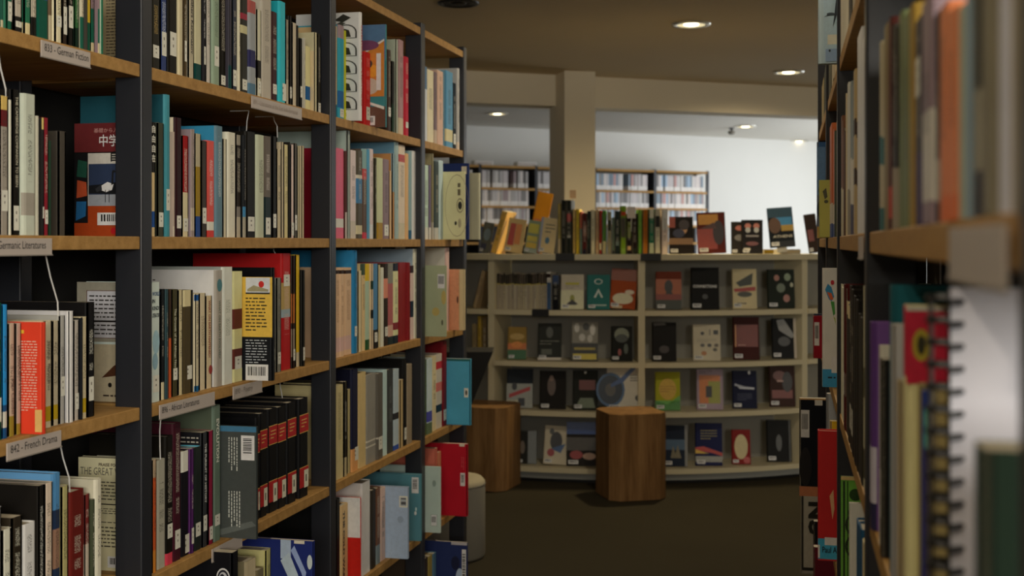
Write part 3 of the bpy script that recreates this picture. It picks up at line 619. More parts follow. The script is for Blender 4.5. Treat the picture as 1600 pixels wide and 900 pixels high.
fill_row(LR, -2, 'end bay, fourth row', g, [
 (663, 667, 562, '4a5a3a', 'nt'), (667, 676, 560, 'b5c5cc', 'b0-.15:5a6a50 b.16-.3:4a4a9a nt'), (676, 682, 557, 'c8b890', 't:3a3428'), (682, 691, 553, 'b8b0a0', 'b.8-.9:b02a30 b.5-.62:c06a60 b.22-.32:1a2a34 nt'), (691, 698.5, 533, '6a151c', 'l.02-.06 D.2 nt'),
 (699, 735, 561, '4a98b8', 'P T.02 nt D.2 k:bright_blue n:pulled-out_bright_blue_book_with_small_sticker')])
g = 'books on the fifth row of the end bay'
fill_row(LR, -3, 'end bay, row with red cover', g, [
 (658, 688, 730, 'a8b8b0', 'P T.014 nt D.22 H k:palegreen n:pulled-out_pale_green_hardback_with_barcode_sticker'), (680.5, 684, 700, 'c06a58', 'nt'), (684.5, 690, 706, 'b8785a', 'nt'), (693, 730, 694, 'a81a2a', 'P T.02 nt D.2 k:red_end n:pulled-out_red_book_with_white_barcode')])
g = 'books on the lowest row of the end bay'
fill_row(LR, -4, 'end bay, lowest row in view', g, [
 (663, 669, 872, '3a3026', 'nt'), (670, 676, 868, '8a7a40', 'b0-.5:6a2a30 nt'), (677, 682, 864, '4a6a80', 'nt'), (684, 730, 848, '26305a', 'P T.012 nt D.2 k:figures n:pulled-out_dark_blue_book_with_white_sticker')])

# ================================================================ right row
g = 'blurred books nearest the camera on the right'
fill_row(RR, 0, 'upper row, nearest right bay', g, [
 (1374, 1381, 66, 'a89f84', 'b0-.12:1f5a5c b.35-.5:1f5a5c nt'), (1381, 1387, 40, '7a6a48', 'nt'), (1387, 1392, 30, '4a2420', 'nt b.05-.2:a03a30'), (1392, 1402, 40, '24211e', 'b0-.3:8a7f6c'), (1402, 1419, 20, '66704e', 'H'), (1419, 1427, 10, '8f7434', 'nt'),
 (1427, 1440, 30, '34303a', 'b0-.35:3a2f50 l.1-.13'), (1440, 1455, 0, '84727a', 'b.1-.5:b8b4ac'), (1455, 1467, 20, '26252c', 'b.1-.3:9a988f'), (1467, 1494, 10, 'd87850', 'lr b0-.12:c8683c'), (1494, 1507, 30, '9aa08e', 'nt'), (1507, 1517, 10, '7f98a8', 'nt'),
 (1517, 1534, 0, '3a3a34', 'b0-.2:2c2e3c b.2-.55:8d8878 nt'), (1534, 1552, 10, '77715f', 'nt'), (1552, 1577, 0, 'b8b8c2', 'H nt'), (1577, 1605, 0, '8a7f6a', 'H nt'), (1606, 1640, 0, '7d7464', 'H nt'), (1642, 1690, 0, '8a8478', 'H nt')])
g = 'books below the blurred shelf on the right'
fill_row(RR, -1, 'lower row, nearest right bay', g, [
 (1361.5, 1364, 504, '52356e', 'P Z1.40 T.03 b.13-.4:a8a4b0 b0-.13:2a2844 H nt cc:6a4a88 D.17'), (1374.5, 0, 540, 'c5c2b4', 'P Z1.33 T.012 nt D.15'), (1377, 0, 562, '1c1b1a', 'P Z1.28 T.025 D.15 nt l.04-.09'), (1393, 0, 446, '1c4f58', 'P Z1.20 T.03 nt D.19 cc:1f5a64 H'), (1394, 0, 507, 'a2a2a4', 'P Z1.15 T.02 nt D.16'), (1404, 0, 595, '9a865a', 'P Z1.10 T.02 nt D.15'),
 (1416, 0, 478, 'c9c090', 'P Z1.04 T.03 b.78-1:b0203a H nt D.16 cc:c9c090 k:redtop n:blurred_cream_book_with_red_top_and_emblem'), (1436, 0, 600, '8a7a48', 'P Z1.0 T.012 nt D.14'), (1441, 0, 610, '2a3a78', 'P Z.97 T.01 nt D.14'), (1447, 0, 640, '2c2058', 'P Z.93 T.02 b.85-1:58a89a b0-.3:8a3a50 nt D.14'), (1460, 0, 600, '9a8a5c', 'P Z.89 T.016 nt D.15')])
g = 'books beside the post on the right'
fill_row(RR, 1, 'second right bay, top row', g, [(1311.5, 1325, -20, 'c2bba6', 'H nt'), (1326, 1331, -30, '2a2622', 'nt'), (1332, 1340, -30, 'a49a84', 'nt')])
fill_row(RR, 0, 'second right bay, second row', g, [
 (1314, 1317.5, 182, '6a4a38', 'b0-.4:b0a890 nt'), (1317.5, 1320, 200, '4a3024', 'nt'), (1320, 1323.5, 146, 'c0b496', 'nt'), (1324, 1328, 130, 'b8b8b0', 'b0-.3:8a8478 nt'), (1328.5, 1333, 128, '7a8588', 'b0-.2:3a3c58 nt b.2-.5:c0bcb0'), (1333.5, 1339, 110, 'a8946c', 'nt b.3-.4:3a2a1c b.6-.7:3a2a1c'), (1339.5, 1354.3, 51, 'c8cdc8', 'H nt cc:b8bdb4')])
fill_row(RR, -1, 'second right bay, third row', g, [
 (1312.5, 1317.5, 443, 'cfc8b0', 'nt'), (1318, 1322, 444, '4a1515', 'l.06-.1 nt'), (1322.5, 1327, 470, '201d18', 'nt b.9-1:c8b890'), (1327.5, 1333, 446, '1a1613', 'l.03-.07 t:c0b8a8'), (1333.5, 1340, 462, '181614', 'nt'), (1340.5, 1347, 490, '26241f', 'nt'), (1347.5, 1354.3, 447, 'c8c3a4', 'b.05-.2:4a4a30 b.45-.6:6a6a48 H nt')])
fill_row(RR, -2, 'second right bay, lowest row', g, [
 (1314, 1330, 744, '5f9a38', 'P Z2.36 T.022 D.19 nt k:ornate n:green_book_with_black_ornamental_border'), (1327, 1337, 786, 'cfcbbe', 'P Z2.2 T.012 D.18 nt'), (1338, 1345, 815, '1f4a6a', 'nt'), (1346, 1354, 845, 'c0b48e', 'nt')])
g = 'books in the far bays on the right'
fill_row(RR, 1, 'far right bay, top row', g, [
 (1284, 1287, 150, '8a7a50', 'nt'), (1287.5, 1290, 120, '2a3028', 'nt'), (1290.5, 1293, 125, 'a89a78', 'nt'), (1295, 1299, 102, '4a4a38', 'nt'), (1299.5, 1303, 60, 'b0a48a', 'nt'), (1278.5, 0, -40, 'a8bccc', 'P Z2.45 T.02 D.2 nt H k:tree n:pulled-out_pale_blue_book_with_dark_tree_drawing')])
fill_row(RR, 0, 'far right bay, second row', g, [
 (1276.5, 0, 222, '3a5f8f', 'P Z3.35 T.03 D.18 nt k:bluefar n:pulled-out_blue_glossy_book_beside_white_wall'), (1280, 0, 281, 'a5a85a', 'P Z3.05 T.012 D.17 nt lean:-7 k:lime n:leaning_lime_green_book_with_dark_leaf_print'), (1296.5, 1303, 196, 'b0603a', 'b0-.12:3a4a78 b.12-.3:b0a898'), (1303.5, 1306, 205, '3f4438', 'nt'), (1306.5, 1311, 188, 'b0ac90', 'nt')])
fill_row(RR, -1, 'far right bay, third row', g, [
 (1271.5, 0, 560, '22304a', 'P Z3.6 T.016 D.17 nt n:navy_book_behind_the_red_one_with_barcode'), (1270.5, 0, 580, '8a1a28', 'P Z3.5 T.014 D.17 nt k:redbar n:pulled-out_dark_red_book_with_white_barcode'), (1285, 0, 419, 'c8cac2', 'P Z2.8 T.03 D.2 nt H k:parrot n:pulled-out_white_book_with_colourful_bird_strip')])
fill_row(RR, -2, 'far right bay, lower row', g, [
 (1249, 0, 622, '14161c', 'P Z3.3 T.03 D.2 nt k:darkcover n:pulled-out_dark_photographic_book_with_barcode'), (1292, 0, 612, '9aa0a8', 'P Z2.95 T.03 D.17 nt b0-.5:4a6a9a'), (1297, 0, 658, 'c8a82a', 'P Z2.75 T.02 D.17 nt'), (1278, 0, 673, 'b02a2c', 'P Z2.63 T.03 D.2 nt H k:bigred n:large_pulled-out_red_book_with_blue_label')])
fill_row(RR, -3, 'far right bay, lowest row', g, [
 (1251, 0, 735, '8a867c', 'P Z3.75 T.03 D.17 nt k:framed n:grey_framed_book_with_black_letters'), (1271, 0, 815, '16161c', 'P Z3.3 T.03 D.2 nt'), (1271, 0, 855, '5a1c28', 'P Z3.0 T.03 D.2 nt')])
# ================================================================ print on particular books
def put(key, face, shapes, name=None):
    o = BK[key]; T, D, h = o['dims']
    fm = {'b': lambda u, v, k: (-k, D - u, v), 'f': lambda u, v, k: (T + k, u, v), 's': lambda u, v, k: (u, -k, v)}[face]
    return link(name or ('spine_print' if face == 's' else 'cover_print'), art_mesh(shapes, T if face == 's' else D, h, fm), [M['print']], o)
def dims(k): return list(BK[k]['dims'])
T, D, h = dims('ibsen'); spine_text(BK['ibsen'], 'THE CAMBRIDGE COMPANION TO IBSEN', .010, h - .012, h * .62, 'c0bba8', .3)
T, D, h = dims('claudel'); spine_text(BK['claudel'], 'Paul Claudel', .011, h * .5, h * .3, '3a3028', .3)
T, D, h = dims('marie'); spine_text(BK['marie'], "L'annonce faite à Marie", .010, h * .8, h * .5, '3a3028', .3)
T, D, h = dims('sonne'); spine_text(BK['sonne'], 'Ionesco  Rhinocéros', .010, h * .8, h * .45, '3a3028', .3)
T, D, h = dims('karamazov'); spine_text(BK['karamazov'], 'The Brothers Karamazov', .014, h * .98, h * .74, '1c1a16', .3, .0003)
T, D, h = dims('growth'); spine_text(BK['growth'], 'The Growth of the African Novel', .012, h * .82, h * .58, 'cfc9b0', .25, .0002)
T, D, h = dims('what1'); spine_text(BK['what1'], 'WHAT ON EARTH HAPPENED?', .013, h * .95, h * .62, '7a2a26', .3, .0003)
put('what1', 's', [('e', .7, .2, .3, .05, '8a2a26')])
T, D, h = dims('what2'); spine_text(BK['what2'], 'WHAT ON EARTH EVOLVED?', .013, h * .74, h * .5, '5a665c', .3, .0003)
put('what2', 's', [('e', .5, .87, .36, .055, '2f6a74')]); put('what2', 'b', [('lines', .02, .90, .6, .925, 1, '3a3632'), ('lines', .02, .83, .45, .85, 1, '3a3632')])
T, D, h = dims('pursuit'); spine_text(BK['pursuit'], 'THE PURSUIT OF HISTORY', .012, h * .9, h * .52, 'd5d0c4', .3, .0003)
put('pursuit', 'b', [('lines', .05, .75, .95, .97, 6, 'a8a49a')])
T, D, h = dims('evolution'); spine_text(BK['evolution'], 'EVOLUTION', .018, h * .9, h * .32, 'c8d0bc', .25, .0005)
T, D, h = dims('coldwar'); spine_text(BK['coldwar'], 'THE COLD WAR', .017, h * .93, h * .8, '2a2018', .2, .0008)
T, D, h = dims('invent'); spine_text(BK['invent'], 'INVENTIONS OF EVERYTHING', .014, h * .88, h * .74, '9a2a22', .2, .0003)
sh = []
for i in range(5):
    v = .10 + i * .165; u = .78
    arch = [(u + .17 * math.cos(a), v + .055 + .075 * math.sin(a)) for a in [math.pi * k / 10 for k in range(11)]]
    sh += [('p', [(u + .17, v), *arch, (u - .17, v)], '3a3a34'), ('p', [(u + .145, v + .006)] + [(u + (x - u) * .86, v + .055 + (y - v - .055) * .86) for x, y in arch] + [(u - .145, v + .006)], 'cdcfc4'),
           ('p', [(u - .11, v + .012), (u - .09, v + .07), (u - .03, v + .09), (u + .05, v + .075), (u + .08, v + .012)], '24241e'), ('p', [(u - .16, v + .13), (u - .08, v + .155), (u, v + .14), (u - .05, v + .125)], '3f3f36')]
sh += [('p', [(.6, .93), (.68, .96), (.74, .985), (.86, .95), (.74, .91)], '2a2a24'), ('bar', .6, .02, .82, .085)]
put('invent', 'b', sh)
# study book with the crane photograph, seen past the post of the first bay; red and orange darkened for shelf shade
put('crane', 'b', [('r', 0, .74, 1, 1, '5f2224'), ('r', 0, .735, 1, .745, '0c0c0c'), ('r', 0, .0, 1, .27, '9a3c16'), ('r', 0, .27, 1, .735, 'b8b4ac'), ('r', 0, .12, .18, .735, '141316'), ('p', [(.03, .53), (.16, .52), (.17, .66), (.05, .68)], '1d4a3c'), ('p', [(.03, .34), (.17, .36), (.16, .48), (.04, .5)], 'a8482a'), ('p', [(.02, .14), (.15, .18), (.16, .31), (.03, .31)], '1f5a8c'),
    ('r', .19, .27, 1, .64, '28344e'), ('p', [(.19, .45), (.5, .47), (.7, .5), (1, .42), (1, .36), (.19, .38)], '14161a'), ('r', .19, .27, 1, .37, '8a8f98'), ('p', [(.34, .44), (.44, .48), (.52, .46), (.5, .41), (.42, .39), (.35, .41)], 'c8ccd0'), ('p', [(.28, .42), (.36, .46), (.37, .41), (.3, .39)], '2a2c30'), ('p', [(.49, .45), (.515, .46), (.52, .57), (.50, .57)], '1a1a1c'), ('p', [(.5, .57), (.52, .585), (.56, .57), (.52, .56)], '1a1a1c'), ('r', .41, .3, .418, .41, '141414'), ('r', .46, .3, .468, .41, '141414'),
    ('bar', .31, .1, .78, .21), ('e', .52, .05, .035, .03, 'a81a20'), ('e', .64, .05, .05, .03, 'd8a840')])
T, D, h = dims('crane'); back_text(BK['crane'], '中学国', .026, D * .33, h * .78, D * .38, 'd8d0c8', .0003); back_text(BK['crane'], '自由自在', .022, D * .48, h * .65, D * .5, '101010', .0006)
back_text(BK['crane'], '基礎から入試まで', .010, D * .26, h * .91, D * .5, 'b88a84')
for i, s_ in enumerate('自由自在'): text(BK['crane'], s_, Matrix(((1, 0, 0, T * .12), (0, 0, -1, -.0007), (0, 1, 0, h * (.9 - .085 * i)), (0, 0, 0, 1))), .016, T * .7, 'cfc9bc', 'title', .0005)
put('world', 'b', [('r', .0, .5, 1, 1, '8a8678'), ('r', .13, .53, 1, .93, '5a3a34'), ('r', .14, .535, 1, .925, 'b4b4ba'), ('lines', .17, .55, .98, .9, 10, '2a2826'), ('r', 0, .0, 1, .48, 'a89e86'), ('r', 0, .665, 1, .68, '14110e'), ('p', [(.34, .2), (.5, .3), (.66, .36), (.9, .36), (.9, .2), (.55, .22)], '4a2c1c'), ('e', .45, .14, .025, .02, '14110e'), ('e', .6, .15, .06, .05, 'b0664a'), ('lines', .36, .03, .7, .07, 1, '3a302a')])
T, D, h = dims('world'); 
for i, t_ in enumerate(('WORLD', 'IN', 'KINDS', 'LITERATURE')): text(BK['world'], t_, Matrix(((1, 0, 0, T * .08), (0, 0, -1, -.0007), (0, 1, 0, h * (.88 - .06 * i)), (0, 0, 0, 1))), .011, T * (.84 if i != 1 else .3), '2a4a70' if i == 0 else '16222c', 'title', .0003)
put('world', 's', [('e', .5, .5, .38, .1, '8fb0bc'), ('e', .4, .34, .3, .07, '7d9fae')])
put('war', 'b', [('lines', .06, .62, .98, .8, 6, '4a463a'), ('r', 0, .585, 1, .595, '14110e'), ('lines', .06, .5, .98, .56, 3, '4a463a'), ('lines', .3, .42, .9, .44, 1, '2a261e'), ('lines', .06, .2, .98, .4, 6, '4a463a'), ('bar', .4, .03, .7, .13)])
T, D, h = dims('war'); back_text(BK['war'], 'PRAISE FOR', .009, D * .28, h * .92, D * .26, '3a2a20', .0002); back_text(BK['war'], 'THE GREAT WAR', .022, D * .03, h * .83, D * .66, '5a564a')
put('first_top', 'b', [('lines', .15, .1, .95, .9, 22, '4a4234')])
put('redcover', 'b', [('r', .66, .9, .74, .93, 'd8a030'), ('lines', .60, .2, .93, .84, 26, 'd8a898'), ('r', .90, .02, 1, .22, 'd0a060')])
# yellow and black back cover
put('yellow', 'b', [('r', 0, .42, 1, 1, 'cfa443'), ('r', .66, .85, .97, .995, 'b8bcc4'), ('p', [(.68, .88), (.76, .92), (.95, .88), (.95, .86), (.68, .86)], '8a8468'), ('e', .86, .93, .035, .032, 'b01c1c'), ('r', .66, .835, .97, .85, '14161a'), ('lines', .66, .47, .93, .81, 10, '1c1810'), ('lines', .66, .16, .93, .40, 9, '9fa4ac'), ('bar', .66, .0, .95, .155)])
put('grey', 'b', [('p', [(0, 0), (1, 0), (1, .96), (0, .98)], '3c4140'), ('r', 0, .95, 1, 1, '3a6a8a'), ('p', [(.5, .05), (.95, .16), (1, .12), (.6, .02)], '545a58'), ('hbar', .83, .70, .98, .92), ('vlines', .68, .6, .80, .9, 4, 'b8bab4'), ('vlines', .68, .1, .83, .42, 5, 'b8bab4')])
for k_ in ('v1', 'v2', 'v3', 'v4', 'v5', 'v6'):
    put(k_, 's', [('r', 0, .652, 1, .838, 'b89a50'), ('r', 0, .66, 1, .83, 'a01a20'), ('lines', .2, .7, .8, .8, 3, 'c8a860')], 'title_band')
    put(k_, 's', [('r', 0, .10, 1, .307, 'b89a50'), ('r', 0, .10, 1, .30, 'a01a20'), ('r', .5, .09, .98, .27, 'cfc8b4'), ('r', .66, .15, .78, .22, '3a3630')], 'volume_band')
put('emblem', 'b', [('e', .9, .82, .075, .07, 'c0c0c0'), ('e', .9, .82, .062, .058, '20222c'), ('e', .9, .82, .045, .042, 'a8aab0'), ('e', .89, .825, .025, .024, '20222c')])
put('bluecover', 'b', [('r', .62, .82, .74, 1, '9fb0c8'), ('p', [(.62, .8), (.72, .88), (.8, .72), (.86, .6), (.8, .5), (.7, .66)], 'a8b8d4'), ('p', [(.74, .9), (.78, .95), (.92, .7), (.9, .6), (.86, .7)], '8a9cc8'), ('e', .96, .8, .03, .07, 'b8c4dc'), ('p', [(.78, .5), (.86, .55), (.9, .3), (.74, .3)], 'c8d0d8'), ('e', .68, .48, .12, .14, '141a48'), ('r', .78, .97, .9, 1, 'd8c0b0')])
put('colour', 'b', [('r', .4, .66, 1, 1, '4a6a8c'), ('p', [(.4, .66), (.98, .86), (.98, .3), (.4, .3)], 'b8742c'), ('p', [(.55, .69), (.98, .86), (.98, .84), (.55, .67)], 'd0d0c4'), ('e', .8, .55, .12, .06, 'd88a28'), ('e', .75, .4, .15, .08, 'b0a898'), ('e', .7, .62, .1, .05, '3a3a30'), ('r', .86, .36, .93, .72, 'd8d4c8'), ('e', .7, .8, .2, .05, '6a3a5a'), ('r', .4, .0, 1, .2, '5a3a2c'), ('p', [(.5, .28), (.98, .17), (.98, .2), (.5, .3)], 'd0c8c0'), ('bar', .62, .02, .84, .11)])
put('whitered', 'b', [('r', 0, .55, 1, 1, 'c8ccd4'), ('r', 0, 0, 1, .55, 'b01810')])
put('paleblue', 'b', [('r', 0, 0, 1, 1, '94a8c0'), ('r', .86, .72, 1.0, .88, 'c8c8b8'), ('r', .88, .74, .98, .86, '9aa4a8'), ('r', .89, .835, .97, .85, '3a3c40'), ('r', .89, .76, .97, .80, '4a4c50'), ('e', .88, .55, .05, .05, '8496ac')])
put('tealcover', 'b', [('hbar', .86, .72, .97, .96), ('e', .92, .42, .02, .03, 'c0d0d0'), ('e', .93, .48, .015, .03, 'a8c4c4')])
put('creamcover', 'b', [('ring', .80, .5, .3, .46, .02, '8a7f60'), ('r', .82, .77, .89, .83, '5a523c'), ('r', .82, .65, .89, .74, '5a523c'), ('ring', .88, .5, .09, .11, .2, '8a8264'), ('e', .88, .5, .05, .06, '1c1a14'), ('e', .87, .24, .04, .07, '9a9274'), ('e', .77, .24, .03, .03, '1c1a14')])
put('navycover', 'b', [('r', .86, .86, .96, .96, 'b0aa98')])
put('sage', 'b', [('bar', .82, .68, .97, .88), ('e', .78, .35, .08, .06, 'a89858'), ('e', .95, .55, .05, .1, 'a89858'), ('e', .92, .2, .02, .04, '4a4a38')])
put('salmon', 'b', [('r', .0, 0, .88, 1, 'c88a68'), ('r', .875, .05, .885, .95, 'b09468'), ('e', .84, .5, .02, .06, '4a2a20')])
put('bright_blue', 'b', [('r', 0, .965, 1, 1, '0f5a5c'), ('r', .88, .42, .96, .56, 'c8c8bc'), ('e', .92, .49, .02, .04, '3a3a38'), ('p', [(.0, .0), (1, 0), (1, .01), (0, .01)], '2f7898')])
put('palegreen', 'b', [('r', .84, .1, .95, .28, '98a49a'), ('bar', .85, .11, .94, .27), ('e', .9, .75, .03, .05, '7f9088')])
put('red_end', 'b', [('r', .85, .965, .95, 1, 'd0c0b0'), ('hbar', .87, .42, .96, .6), ('vlines', .88, .62, .95, .82, 2, 'c04a50')])
put('figures', 'b', [('e', .86, .45, .08, .18, '9fb0cc'), ('e', .95, .1, .05, .1, '2f80b8'), ('hbar', .9, .38, .98, .9), ('e', .78, .7, .08, .1, '151a38'), ('r', .7, .96, 1, 1, 'a8a4a8')])
# right row
put('ornate', 'f', [('r', .0, 0, 1, 1, '5f9a38'), ('r', .02, .0, .04, .96, '1a2a14'), ('r', .06, .0, .07, .96, '1a2a14'), ('e', .14, .85, .06, .05, '1c3a14'), ('e', .12, .7, .05, .05, '1c3a14'), ('e', .16, .5, .06, .07, '1c3a14'), ('e', .13, .3, .05, .07, '1c3a14'), ('ring', .14, .6, .1, .1, .2, '1a2a14'), ('ring', .13, .42, .09, .1, .2, '1a2a14'), ('r', .0, .97, 1, 1, 'c0a870')])
put('redtop', 'f', [('r', 0, .76, 1, .985, 'b0203a'), ('e', .075, .88, .045, .05, '9a8a30'), ('e', .075, .88, .02, .03, '2a2a1c'), ('r', 0, .985, 1, 1, 'b8b4a8')])
put('tree', 'f', [('r', .05, 0, 1, 1, 'a0b8d0'), ('r', .09, .21, .2, .32, 'c8c4b4'), ('p', [(.055, .52), (.12, .56), (.2, .55), (.2, .535), (.12, .535)], '2a3440'), ('p', [(.07, .7), (.11, .8), (.17, .82), (.17, .80), (.12, .77)], '2a3440'), ('p', [(.09, .92), (.13, .86), (.17, .85), (.17, .87), (.14, .88)], '2a3440'), ('p', [(.14, .4), (.2, .62), (.2, .92), (.17, .7)], '26303a'), ('e', .15, .78, .03, .05, '34404a'), ('e', .12, .86, .03, .03, '34404a'), ('e', .12, .55, .04, .015, '34404a'), ('r', .07, .02, .2, .16, '7f98b8'), ('e', .11, .14, .01, .015, '26303a')])
put('bluefar', 'f', [('r', .0, .45, .12, .95, '5a80ac'), ('e', .06, .3, .06, .1, '16283c'), ('r', 0, 0, .12, .12, 'b89850'), ('e', .07, .5, .05, .06, '1a2c44')])
put('lime', 'f', [('p', [(.05, .8), (.1, .86), (.12, .7), (.08, .66)], '3a4028'), ('e', .1, .62, .03, .03, '3a4028')])
put('redbar', 'f', [('bar', .02, .3, .10, .85)])
put('parrot', 'f', [('p', [(.03, .82), (.06, .87), (.1, .84), (.13, .76), (.1, .72), (.07, .74)], '2f80b0'), ('p', [(.05, .8), (.1, .79), (.12, .74), (.09, .73)], 'c05a30'), ('e', .11, .88, .02, .02, 'a82030'), ('p', [(.09, .72), (.13, .72), (.14, .62), (.12, .6)], '3f8a3c'), ('p', [(.12, .6), (.14, .58), (.15, .52)], '8a9a2a'), ])
put('parrot', 'f', [('r', 0, 0, .3, .15, '2f88b8'), ('r', .1, .12, .16, .26, 'c8ccc8'), ('lines', .06, .06, .2, .10, 1, '14283a')], 'cover_label')
put('darkcover', 'f', [('bar', .02, .6, .13, .88), ('r', 0, 0, .4, .1, 'a86a48'), ('e', .08, .3, .08, .2, '0a0a10'), ('r', .2, .93, .3, 1, 'c8c4bc'), ('r', 0, .985, .4, 1, 'c09a6a')])
put('bigred', 'f', [('r', 0, 0, .45, .17, '3a9ac0'), ('r', .0, .02, .02, .12, 'd8d8d0'), ('r', .07, .12, .22, .18, 'c8ccd0'), ('p', [(.12, .5), (.16, .55), (.17, .4), (.15, .32)], 'c89a70'), ('r', 0, 0, .45, .012, 'b02a2c')])
T, D, h = dims('bigred'); front_text(BK['bigred'], 'Paul A', .018, D * .045, h * .05, D * .15, '10202c', .0002)
put('framed', 'f', [('r', .02, .03, .5, .97, '1c1c1a'), ('r', .05, .06, .5, .94, '9a968a')])
T, D, h = dims('framed'); text(BK['framed'], 'NU', Matrix(((0, 0, 1, T + .0016), (0, 1, 0, D * .08), (-1, 0, 0, h * .7), (0, 0, 0, 1))), .06, .1, '16160f', 'title', .003)

# spiral-bound report in the near right bay: white covers and a black coil
def spiral():
    px, Z = 1470, 0.80; x, Yn = RR.loc(px, Z); zt = top(-1); h = 0.297; T = 0.016; D = 0.205
    o = empty('spiral_bound_report', RR.M(x, Yn + T, zt + .0005), 'blurred spiral-bound report with white cover and black coil, right shelf', 'report')
    link('back_cover', boxes([(0, .006, 0, .0006, D, h)]), [M['black']], o)
    link('front_cover', boxes([(T - .0006, .006, 0, T, D, h)]), [simple('report_cover', (.60, .59, .66), .45)], o)
    link('pages', boxes([(.001, .008, .001, T - .001, D - .003, h - .001)]), [M['paper']], o)
    z = .012
    while z < h - .006:
        pts = [(T / 2 + (T / 2 + .0045) * math.cos(a), .004 + .011 * math.sin(a), z + .0035 * i / 12) for i, a in enumerate([math.pi * 2 * j / 12 for j in range(13)])]
        link('coil', tube(pts, .0024, 6), [M['black']], o); z += .0145
    link('coil_spine', boxes([(.0, -.006, 0.006, T, -.0045, h - .006)]), [M['black']], o)
spiral()
x, Yn = RR.loc(1535, .56); book(RR.M(x, Yn + .03, top(-1) + .0004), .03, .17, .232, '2a3a34', 'blurred dark green book with page-top showing, right edge of the picture', 'blurred books nearest the camera on the right', cc='3a5048', art=[('f', [('r', .1, .35, .6, .72, '58a894'), ('r', .0, .0, 1, .2, '24302c')])])

# ================================================================ shelf labels, wire book ends
def shelf_label(row, lev, px0, px1, body, words, frac=0.72, size=.0135, textcol='2a2624'):
    x = row.front + row.side * 0.0035; Y0, Ye = row.Y(px0, x), row.Y(px1, x); W = abs(Ye - Y0); H = .029
    zc = EYE + LEV[lev] - .0065
    o = link('shelf_label', bbox(0, -.0012, -H / 2, W, .0012, H / 2, .0004), [M['label_paper']]); o.matrix_world = row.M(x, Y0, zc)
    tag(o, words, 'label', 'shelf labels')
    link('holder_edge', boxes([(-.001, -.0022, -H / 2 - .001, W + .001, .0005, -H / 2 + .0012)]), [M['clear_holder']], o)
    if body: text(o, body, Matrix(((1, 0, 0, .008), (0, 0, -1, -.0018), (0, 1, 0, -.007), (0, 0, 0, 1))), size, W * frac, textcol, 'lettering')
shelf_label(LR, 1, 64, 140.5, '833 - German Fiction', 'white shelf label reading 833 - German Fiction', .9, .019)
shelf_label(LR, 0, -32, 80.5, '839 - Germanic Literatures', 'white shelf label reading Germanic Literatures', .86, .019)
shelf_label(LR, -1, 10.5, 95, '842 - French Drama', 'white shelf label reading 842 - French Drama', .86, .019)
shelf_label(LR, 1, 393, 471, '891 - Literatures of the East Indo-European', 'pale shelf label under the turquoise book, long faint title', .88, .016, '8a7c70')
shelf_label(LR, -1, 249, 335, '896 - African Literatures', 'white shelf label reading 896 - African Literatures', .66, .019)
shelf_label(LR, -1, 364, 409, '890 - Poetry', 'shadowed shelf label below the yellow and black book', .6, .018, '6a625a')
shelf_label(LR, -2, 331, 378, '', 'shadowed shelf label below the grey hardback with barcode', .7, .018, '6a6660')
shelf_label(RR, 0, 1342.5, 1348, '', 'small clear shelf label under the white book on the right')
shelf_label(RR, 0, 1486, 1572, '', 'blurred blank shelf label on the near right shelf')
def wire(row, lev_above, p0, p1, depth, label):
    """white wire book end hooked under the shelf above; p0 and p1 are where its visible arm starts and ends"""
    x = row.front - row.side * depth; Y0 = row.Y(p0[0], x); z0 = EYE + LEV[lev_above] - ST2 - .001
    Ye = row.Y(p1[0], x); zz = row.Z(x, Ye); z1 = EYE + (HOR - p1[1]) * zz / FPX
    o = empty('wire_book_end', row.F() @ Matrix.Translation((x, Y0, z0)), label, 'book end', 'white wire book ends hanging from the shelves')
    e = -row.side
    link('arm', tube([(0, 0, 0), (e * .002, (Ye - Y0) * .5, (z1 - z0) * .5), (0, Ye - Y0, z1 - z0), (0, Ye - Y0 + .002, z1 - z0 - .03)], .0014), [M['wire']], o)
    link('hook', tube([(0, 0, 0), (e * .004, -.002, .0), (e * .05, -.002, 0)], .0014), [M['wire']], o)
wire(LR, 0, (70, 398), (90, 472), .03, 'white wire book end above the white book, French Drama shelf')
wire(LR, -1, (92, 695), (108, 747), .03, 'white wire book end hanging under the French Drama label')
wire(LR, 1, (-4, 95), (9, 140), .03, 'white wire book end at the left edge under German Fiction')
wire(LR, 1, (389, 180), (385, 206), .06, 'white wire book end left one under the pale shelf label')
wire(LR, 1, (427, 168), (433, 197), .06, 'white wire book end right one under the pale shelf label')
wire(LR, -1, (252, 640), (250, 701), .02, 'white wire book end under the African Literatures label')
wire(LR, 0, (428, 388), (430, 396), .05, 'short white wire book end above the red spine, African Literatures shelf')
wire(LR, -1, (437, 600), (441, 620), .08, 'thin white wire book end above the red-banded volumes')
